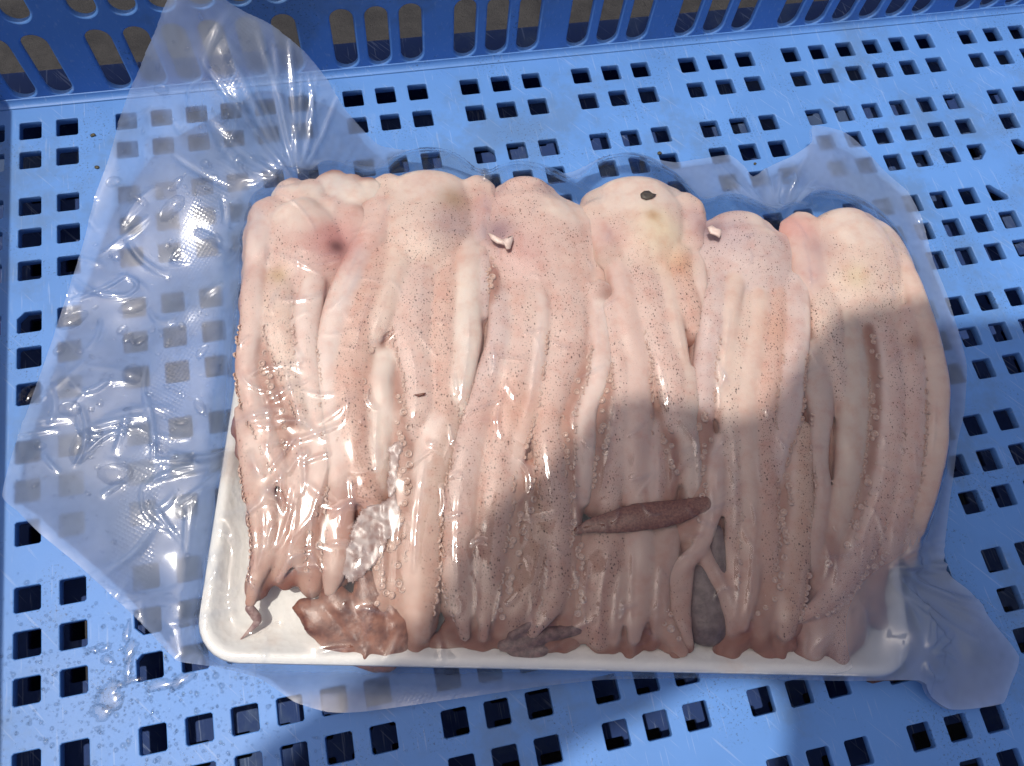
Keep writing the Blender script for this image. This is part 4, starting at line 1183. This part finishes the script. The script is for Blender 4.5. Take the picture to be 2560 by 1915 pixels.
def crease(p0, p1, h, w, bend=0.0):
    p0, p1 = np.array(p0[:2]), np.array(p1[:2])
    L = np.linalg.norm(p1 - p0)
    if L < 1: return
    t_ = (p1 - p0) / L
    nrm = np.array([-t_[1], t_[0]])
    x0, x1 = min(p0[0], p1[0]) - 6, max(p0[0], p1[0]) + 6
    y0, y1 = min(p0[1], p1[1]) - 6, max(p0[1], p1[1]) + 6
    i0, i1 = max(0, int((x0 - gx0) / GP)), min(NX, int((x1 - gx0) / GP))
    j0, j1 = max(0, int((y0 - gy0) / GP)), min(NY, int((y1 - gy0) / GP))
    X, Y = GX[i0:i1, j0:j1] - p0[0], GY[i0:i1, j0:j1] - p0[1]
    s_ = (X * t_[0] + Y * t_[1]) / L
    d_ = X * nrm[0] + Y * nrm[1] - bend * 4 * s_ * (1 - s_)
    e_ = np.clip(1 - (2 * s_ - 1) ** 2, 0, 1) ** .6 * ((s_ > 0) & (s_ < 1))
    wr[i0:i1, j0:j1] += h * e_ * np.exp(-(d_ / w) ** 2)


for k in range(230):
    q = (rng.uniform(600, 2330), rng.uniform(520, 1640))
    p = at(*q, 27)
    a = rng.normal(0, .45) if rng.random() < .5 else math.radians(80) + rng.normal(0, .3)
    L = rng.uniform(4, 17)
    d_ = np.array([math.cos(a), math.sin(a)]) * L / 2
    crease(p[:2] - d_, p[:2] + d_, rng.uniform(.15, .6), rng.uniform(.5, 1.0), rng.normal(0, 1.2))
# long thin tension lines running down the arms
for q in ARM_PATHS:
    for _ in range(1):
        if len(q) < 14: continue
        k0 = rng.integers(2, len(q) - 10)
        n2 = rng.integers(5, 22)
        off = rng.uniform(-.6, .5)
        hh, ww = rng.uniform(.15, .4), rng.uniform(.65, .95)
        for k in range(k0, min(k0 + n2, len(q) - 4), 3):
            a_, b_ = q[k], q[k + 4]
            t_ = (b_ - a_)[:2] / (np.linalg.norm((b_ - a_)[:2]) + 1e-9)
            nn_ = np.array([-t_[1], t_[0]])
            crease(a_[:2] + nn_ * off * a_[3] - t_, b_[:2] + nn_ * off * b_[3] + t_, hh * .8, ww)
# gathers fanning out of the pack's corners into the loose flaps
for (cx_, cy_, n_, a0, a1, l0, l1) in ((745, 455, 22, 300, 215, 18, 60), (1965, 530, 16, 330, 245, 12, 42), (590, 1120, 10, 200, 150, 10, 34), (480, 1620, 8, 170, 100, 10, 30), (2230, 1420, 26, 60, -10, 14, 50), (2330, 1640, 16, 90, -60, 6, 26), (1215, 470, 6, 300, 240, 6, 16)):
    p = at(cx_, cy_, 24)
    for k in range(n_):
        a = -math.radians(rng.uniform(a1, a0))
        L = rng.uniform(l0, l1)
        d_ = np.array([math.cos(a), math.sin(a)])
        s0 = p[:2] + d_ * rng.uniform(1, 6)
        crease(s0, s0 + d_ * L, rng.uniform(.4, 1.4), rng.uniform(.7, 1.6), rng.normal(0, 1.5))
for k in range(150):
    q = (rng.uniform(20, 900), rng.uniform(0, 1600))
    p = at(*q, 15)
    a = rng.uniform(0, 6.28)
    d_ = np.array([math.cos(a), math.sin(a)]) * rng.uniform(3, 16)
    crease(p[:2] - d_, p[:2] + d_, rng.uniform(.15, .7), rng.uniform(.6, 1.6), rng.normal(0, 2.5))
Z += wr
Z = np.maximum(Z, H + .05)
# haze, with a painted glare in it, and pressed weave
dist = np.full((NX, NY), 99.0)
ol = outline
for i0 in range(0, NX, 40):
    dx = GX[i0:i0 + 40, :, None] - ol[None, None, :, 0]
    dy = GY[i0:i0 + 40, :, None] - ol[None, None, :, 1]
    dist[i0:i0 + 40] = np.sqrt((dx * dx + dy * dy).min(-1))
haze = .40 + .10 * vnoise(GX, GY, 26, 8) + .06 * vnoise(GX, GY, 9, 9) + .04 * vnoise(GX, GY, 2.5, 10) + .15 * np.exp(-dist / 2.5)
lowleft = at(250, 1380, 5); ear = at(2400, 1600, 8); earT = at(2080, 400, 14)
for c, r, s in ((lowleft, 45, .22), (at(180, 960, 6), 30, .28), (at(330, 1150, 6), 34, .15), (ear, 45, .26), (earT, 20, .12)):  # second patch paints a broad pale glare onto the left flap
    haze += s * np.exp(-((GX - c[0]) ** 2 + (GY - c[1]) ** 2) / (2 * (r * .6) ** 2))
haze = haze * (1 - onp) + .015 * onp + np.clip(wr, 0, 1) * .22
for q, r, s_ in (((2285, 1590, 18), 34, .68), ((2330, 1400, 12), 18, .2), ((600, 560, 20), 14, .22), ((590, 700, 18), 9, .2), ((830, 460, 24), 10, .12)):
    c = at(*q)
    haze += s_ * np.exp(-((GX - c[0]) ** 2 + (GY - c[1]) ** 2) / (2 * (r * .6) ** 2))
emb = np.zeros_like(Z)
for poly, w in (([(640, 60, 46), (600, 180, 44), (545, 330, 38), (490, 560, 20), (450, 800, 12), (405, 1000, 9), (345, 1250, 6), (330, 1450, 4)], 8.5), ([(2060, 330, 14), (2190, 440, 7), (2260, 520, 4), (2330, 720, 3), (2370, 820, 3)], 6),
                ([(2380, 1480, 8), (2460, 1590, 8)], 9), ([(760, 200, 36), (700, 110, 46)], 9), ([(1560, 412, 6), (1780, 415, 6)], 5), ([(1000, 1735, 6), (1900, 1690, 3)], 4)):
    P = [at(*q)[:2] for q in poly]
    for a, b in zip(P, P[1:]):
        t = np.clip(((GX - a[0]) * (b[0] - a[0]) + (GY - a[1]) * (b[1] - a[1])) / ((b - a) @ (b - a)), 0, 1)
        dd = np.hypot(GX - a[0] - t * (b[0] - a[0]), GY - a[1] - t * (b[1] - a[1]))
        emb = np.maximum(emb, 1 - smooth01(dd, w - 2, w))
emb *= (1 - onp)


def sheet(name, sel, Zs, parent, mat, attrs):
    idx = np.full((NX, NY), -1, dtype=np.int64)
    c = sel[:-1, :-1] & sel[1:, :-1] & sel[:-1, 1:] & sel[1:, 1:]
    use = np.zeros((NX, NY), bool)
    use[:-1, :-1] |= c; use[1:, :-1] |= c; use[:-1, 1:] |= c; use[1:, 1:] |= c
    n = use.sum()
    idx[use] = np.arange(n)
    V = np.stack([GX[use], GY[use], Zs[use]], -1)
    i, j = np.nonzero(c)
    F = np.stack([idx[i, j], idx[i + 1, j], idx[i + 1, j + 1], idx[i, j + 1]], -1)
    # pull the stepped rim onto the smooth outline
    full = np.zeros((NX, NY), bool)
    full[1:-1, 1:-1] = c[1:, 1:] & c[:-1, 1:] & c[1:, :-1] & c[:-1, :-1]
    rim = use & ~full & (dist < 1.6)
    r_ = idx[rim]
    if len(r_):
        pv = V[r_]
        d2 = (pv[:, None, 0] - outline[None, :, 0]) ** 2 + (pv[:, None, 1] - outline[None, :, 1]) ** 2
        k_ = d2.argmin(1)
        near = np.sqrt(d2.min(1)) < 1.3
        V[r_[near], :2] = outline[k_[near], :2]
    me = mesh(name, V, F)
    for k_, a in attrs.items(): fattr(me, k_, np.clip(a[use], 0, 1))
    return link(name, me, mat, parent)


bagc = T0 + EX * TW / 2 + EY * TD / 2
bag = empty('vacuum_bag', (bagc[0], bagc[1], 0))
tag(bag, 'clear plastic vacuum bag shrunk over the squid, with loose wrinkled flaps', 'bag')
sheet('front_film', IN, Z, bag, FILM, dict(haze=haze, emboss=emb))
lowZ = np.maximum(Z - 1.6 - .9 * (1 + vnoise(GX, GY, 17, 21)), .5 + .2 * vnoise(GX, GY, 8, 22))
sheet('back_film', IN & (edge < -1.5), lowZ, bag, FILM, dict(haze=haze * .45, emboss=emb * .3))


# ------------------------------------------------------------------ water beads
def bead_mesh(name, squash, seed):
    r = np.random.default_rng(seed)
    V, F, n = [(0, 0, squash)], [], 14
    for t in (.3, .6, .85, 1.0):
        for a in range(n):
            th = a / n * 2 * math.pi
            k = 1 + .10 * math.sin(2 * th + seed) + .05 * math.sin(3 * th + seed * 2)
            V.append((t * k * math.cos(th), t * k * math.sin(th), squash * math.sqrt(max(0, 1 - t * t)) ** .8))
    for a in range(n):
        F.append((0, 1 + a, 1 + (a + 1) % n))
        for i in range(3):
            p, q = 1 + i * n, 1 + (i + 1) * n
            F.append((p + a, q + a, q + (a + 1) % n, p + (a + 1) % n))
    me = mesh(name, V, F)
    me.materials.append(WATER)
    me.shade_smooth()
    return me


BEAD = [bead_mesh('water_bead', s, k) for k, s in enumerate((.42, .35, .5, .3))]


def zn(x, y):
    x, y = np.array([x]), np.array([y])
    z = bil(Z, x, y, GP)[0]
    gx_ = (bil(Z, x + 1, y, GP)[0] - bil(Z, x - 1, y, GP)[0]) / 2
    gy_ = (bil(Z, x, y + 1, GP)[0] - bil(Z, x, y - 1, GP)[0]) / 2
    return z, Vector((-gx_, -gy_, 1)).normalized()


def on_film(q):
    p = at(*q, 15)
    for _ in range(6):
        z = bil(Z, np.array([p[0]]), np.array([p[1]]), GP)[0]
        p = at(*q, float(z))
    return p


def bead(q, r, k=None, sx=1.0, ang=0.0, label='small clear water bead on the loose bag flap', group='small water beads on the bag flap'):
    p = on_film(q)
    z, n = zn(p[0], p[1])
    o = bpy.data.objects.new('water_droplet', BEAD[rng.integers(0, 4) if k is None else k])
    COL.objects.link(o)
    o.rotation_mode = 'QUATERNION'
    o.rotation_quaternion = n.to_track_quat('Z', 'Y') @ Vector((0, 0, 1)).rotation_difference(Vector((0, 0, 1)))
    o.rotation_quaternion = o.rotation_quaternion @ Matrix.Rotation(ang, 3, 'Z').to_quaternion()
    o.location = Vector((p[0], p[1], z + .05)) * MM
    o.scale = (r * sx, r, r)
    tag(o, label, 'droplet', group)
    return o


FLAP = np.array([(430, 1620), (120, 1330), (20, 1240), (60, 1120), (110, 960), (210, 660), (275, 430), (340, 220), (400, 60), (480, 10), (600, 40), (700, 100), (790, 190), (870, 310), (760, 400), (690, 440), (640, 480), (600, 600), (575, 780), (560, 1000), (540, 1150), (505, 1400)], float)
big = [(600, 405, 20, 1, 0), (652, 400, 13, 2.1, -.9), (512, 410, 14, 1, 0), (430, 520, 24, 1.7, 1.2), (440, 460, 13, 2, 1.0), (285, 455, 17, 1.3, .6), (405, 225, 17, 1.2, .4), (350, 500, 12, 2.2, -.6), (330, 935, 26, 1, .3), (305, 825, 13, 1.1, 0),
       (320, 845, 12, 1.5, -.8), (215, 1110, 34, 1.4, 0), (100, 1115, 14, 1, 0), (175, 1022, 22, 1.2, 0), (75, 985, 24, 1.3, 1.2), (290, 1185, 30, 1.4, .5), (250, 1008, 10, 1, 0), (228, 1024, 8, 1, 0), (505, 880, 13, 1.6, 1.4), (290, 635, 20, 1, 0),
       (148, 875, 15, 1, 0), (500, 1018, 14, 1.8, .2), (455, 1055, 11, 1.5, .1), (432, 1075, 8, 1, 0), (470, 1150, 13, 1.9, 1.4), (485, 1255, 12, 1.8, -.7), (455, 1285, 13, 1.6, 0), (550, 918, 9, 1, 0), (335, 765, 20, 1.9, .2), (180, 800, 22, 1.9, 0),
       (435, 45, 15, 1.2, 0), (665, 130, 7, 1, 0), (540, 600, 18, 1.5, -.5), (455, 815, 11, 1, 0), (380, 825, 11, 1, 0), (440, 1140, 7, 1, 0), (400, 1120, 10, 1.4, .4), (380, 1110, 9, 1, 0), (560, 300, 9, 2.4, 1.2), (615, 270, 8, 2.2, 1.0)]
for x, y, r, sx, a in big:
    bead((x, y), r / 6.0, None, sx, a, 'large water droplet on the loose bag flap, many times bigger than the beads around it', 'large droplets on the bag flap')
cnt = 0
pts_ = []
while cnt < 250:
    q = (rng.uniform(10, 880), rng.uniform(5, 1600))
    if not inside(np.array([q[0]]), np.array([q[1]]), FLAP)[0]: continue
    if q[1] > 1250 and rng.random() < .75: continue
    bead(q, abs(rng.normal(0, .45)) + .35, None, rng.uniform(1, 1.5), rng.uniform(0, 3))
    cnt += 1


def bead_field(name, places, label, cat):
    """beads too small and many to tell apart, joined"""
    V, F = [], []
    for x, y, z, r in places:
        o = len(V)
        n = 7
        V.append((x, y, z + .5 * r))
        for t in (.6, 1.0):
            for a in range(n):
                th = a / n * 2 * math.pi
                V.append((x + r * t * math.cos(th), y + r * t * math.sin(th), z + .5 * r * math.sqrt(1 - t * t)))
        for a in range(n):
            F.append((o, o + 1 + a, o + 1 + (a + 1) % n))
            F.append((o + 1 + a, o + 1 + n + a, o + 1 + n + (a + 1) % n, o + 1 + (a + 1) % n))
    return tag(link(name, mesh(name, V, F), WATER), label, cat, kind='stuff')


pl = []
while len(pl) < 900:
    q = (rng.uniform(10, 880), rng.uniform(5, 1600))
    if not inside(np.array([q[0]]), np.array([q[1]]), FLAP)[0]: continue
    p = on_film(q)
    pl.append((p[0], p[1], zn(p[0], p[1])[0] + .03, rng.uniform(.15, .5)))
bead_field('fine_spray', pl, 'fine water spray clinging to the loose bag flap', 'water spray')


def solid_floor(x, y):
    return not any(abs(x - c) < HW + .4 for c in COLS) or not any(abs(y - r) < HW + .4 for r in ROWS)


def under_bag(x, y):
    i, j = int(round((x - gx0) / GP)), int(round((y - gy0) / GP))
    return 0 <= i < NX and 0 <= j < NY and bool(IN[i, j])


pl = []
while len(pl) < 1000:
    q = (rng.normal(330, 330), rng.normal(1720, 130))
    p = at(*q, 0)
    if q[0] < -60 or q[1] > 1990 or p[1] < Y0 + 5 or p[0] < X0 + 4: continue
    if not solid_floor(p[0], p[1]) or under_bag(p[0], p[1]): continue
    pl.append((p[0], p[1], .02, abs(rng.normal(0, .35)) + .15))
while len(pl) < 1350:
    p = (rng.uniform(X0 + 5, X1 - 5), rng.uniform(Y0 + 30, Y1 - 6))
    if not solid_floor(*p) or under_bag(p[0], p[1]): continue
    pl.append((p[0], p[1], .02, abs(rng.normal(0, .15)) + .1))
bead_field('floor_spray', pl, 'fine water spray on the crate floor around the pack', 'water spray')


def puddle(q, r, sx, a):
    p = at(*q, 0)
    V, F, n = [(0, 0, .55)], [], 22
    for t in (.4, .75, .92, 1.0):
        for i in range(n):
            th = i / n * 2 * math.pi
            k = 1 + .22 * math.sin(2 * th + q[0]) + .14 * math.sin(3 * th + q[1]) + .06 * math.sin(7 * th)
            V.append((t * k * math.cos(th) * r * sx, t * k * math.sin(th) * r, .55 * math.sqrt(max(0, 1 - t ** 3)) + .02))
    for i in range(n):
        F.append((0, 1 + i, 1 + (i + 1) % n))
        for j in range(3):
            F.append((1 + j * n + i, 1 + (j + 1) * n + i, 1 + (j + 1) * n + (i + 1) % n, 1 + j * n + (i + 1) % n))
    o = link('water_drop', mesh('water_drop', V, F), WATER)
    o.location = Vector((p[0], p[1], 0)) * MM
    o.rotation_euler = (0, 0, a)
    tag(o, 'flat water drop on the wet crate floor by the tray corner', 'droplet', 'flat drops on the crate floor')


for q, r, sx, a in (((326, 1625), 2.2, 2.2, .9), ((322, 1668), 2.0, 2.6, 1.4), ((265, 1620), 1.6, 1.3, .3), ((235, 1625), 1.5, 1.2, 0), ((270, 1650), 1.8, 1.7, 2.2), ((255, 1780), 3.2, 1.3, .4), ((405, 1712), 2.4, 2.4, .1), ((455, 1700), 2.6, 1.6, .6),
                  ((318, 1580), 1.4, 3.4, 1.5), ((275, 1740), 4.4, 1.4, .5), ((335, 1700), 1.6, 2.2, .1), ((300, 1712), 1.2, 2.0, -.2)):
    p = at(*q, 0)
    if solid_floor(p[0], p[1]): puddle(q, r, sx, a)

# ------------------------------------------------------------------ specks of dirt on the crate floor
DIRT = mat_flesh('dirt', (.03, .03, .02), (.10, .09, .05), .7, .6)
for k, (q, r, lab) in enumerate((((233, 339), 1.0, 'small dark crumb on the floor beside the upper bag flap'), ((243, 419), .8, 'smaller dark crumb on the floor just below another crumb'),
                                 ((1649, 384), .9, 'tan crumb at the edge of a floor hole above the fourth squid'), ((1887, 410), .7, 'black crumb on the floor above the folded bag corner'))):
    p = at(*q, 0)
    bm = bmesh.new()
    bmesh.ops.create_icosphere(bm, subdivisions=2, radius=r * MM)
    for v in bm.verts:
        v.co *= 1 + random.uniform(-.25, .25)
        v.co.z *= .6
        v.co.x *= 1.3
    me = bpy.data.meshes.new('crumb')
    bm.to_mesh(me); bm.free()
    o = link('crumb', me, DIRT)
    o.location = Vector((p[0], p[1], r * .4)) * MM
    tag(o, lab, 'crumb')

# ------------------------------------------------------------------ the photographer's arms, above and behind the lens, shade the lower right of the pack
SHADE = [(2900, 800, 0), (2420, 800, 0), (2300, 790, 10), (2230, 770, 22), (2150, 775, 26), (2080, 800, 27), (2020, 870, 27), (1960, 960, 28), (1900, 1030, 28), (1830, 1045, 28), (1740, 1010, 28), (1600, 985, 28), (1530, 1000, 27),
         (1440, 1080, 27), (1360, 1170, 26), (1290, 1220, 25), (1220, 1270, 24), (1170, 1330, 24), (1130, 1400, 23), (1090, 1480, 22), (1040, 1560, 20), (980, 1630, 14), (900, 1690, 5), (830, 1735, 0), (760, 1785, 0),
         (660, 1850, 0), (600, 1920, 0), (540, 2060, 0), (1330, 2060, 0), (1400, 1890, 0), (1500, 1835, 0), (1600, 1795, 0), (1700, 1735, 0), (1770, 1700, 0), (1900, 1700, 0), (1950, 1725, 0), (1968, 1800, 0), (1955, 1915, 0), (1965, 2060, 0), (2900, 2060, 0)]
ZC = 860.0
poly = []
for x, y, z in SHADE:
    p = at(x, y, z)
    k = (ZC - z) / SUN[2]
    poly.append(p[:2] + SUN[:2] * k)
poly = np.array(poly)
gpx = 5.0
ax0, ay0 = poly.min(0) - 8
nx, ny = (np.ptp(poly, axis=0) / gpx + 4).astype(int)
AX, AY = np.meshgrid(ax0 + gpx * np.arange(nx), ay0 + gpx * np.arange(ny), indexing='ij')
inn = inside(AX, AY, poly)
seg = np.stack([poly, np.roll(poly, -1, 0)], 1)
dmin = np.full(AX.shape, 1e9)
near = np.zeros(AX.shape + (2,))
for a, b in seg:
    t = np.clip(((AX - a[0]) * (b[0] - a[0]) + (AY - a[1]) * (b[1] - a[1])) / ((b - a) @ (b - a) + 1e-9), 0, 1)
    qx, qy = a[0] + t * (b[0] - a[0]), a[1] + t * (b[1] - a[1])
    dd = np.hypot(AX - qx, AY - qy)
    up = dd < dmin
    dmin[up] = dd[up]
    near[up] = np.stack([qx, qy], -1)[up]
PX_, PY_ = AX.copy(), AY.copy()
snap = ~inn & (dmin < gpx * 1.5)
PX_[snap], PY_[snap] = near[snap, 0], near[snap, 1]
thick = np.where(inn, np.minimum(7 * np.sqrt(np.maximum(dmin, 0)), 34), 0.0)
use = inn | snap
c = use[:-1, :-1] & use[1:, :-1] & use[:-1, 1:] & use[1:, 1:]
idx = np.full(AX.shape, -1)
idx[use] = np.arange(use.sum())
n_ = use.sum()
V = np.concatenate([np.stack([PX_[use], PY_[use], ZC + thick[use] + .4], -1), np.stack([PX_[use], PY_[use], ZC - np.minimum(thick[use], 24) * .5 - .4], -1)])
i, j = np.nonzero(c)
Ft = np.stack([idx[i, j], idx[i + 1, j], idx[i + 1, j + 1], idx[i, j + 1]], -1)
me = mesh('person', V, np.concatenate([Ft, Ft[:, ::-1] + n_]))
per = link('person', me, mat_flesh('sleeve_cloth', (.10, .10, .12), (.16, .16, .18), .8, .1))
tag(per, 'person in dark sleeves reaching over the crate, out of view, only the shadow seen', 'person')
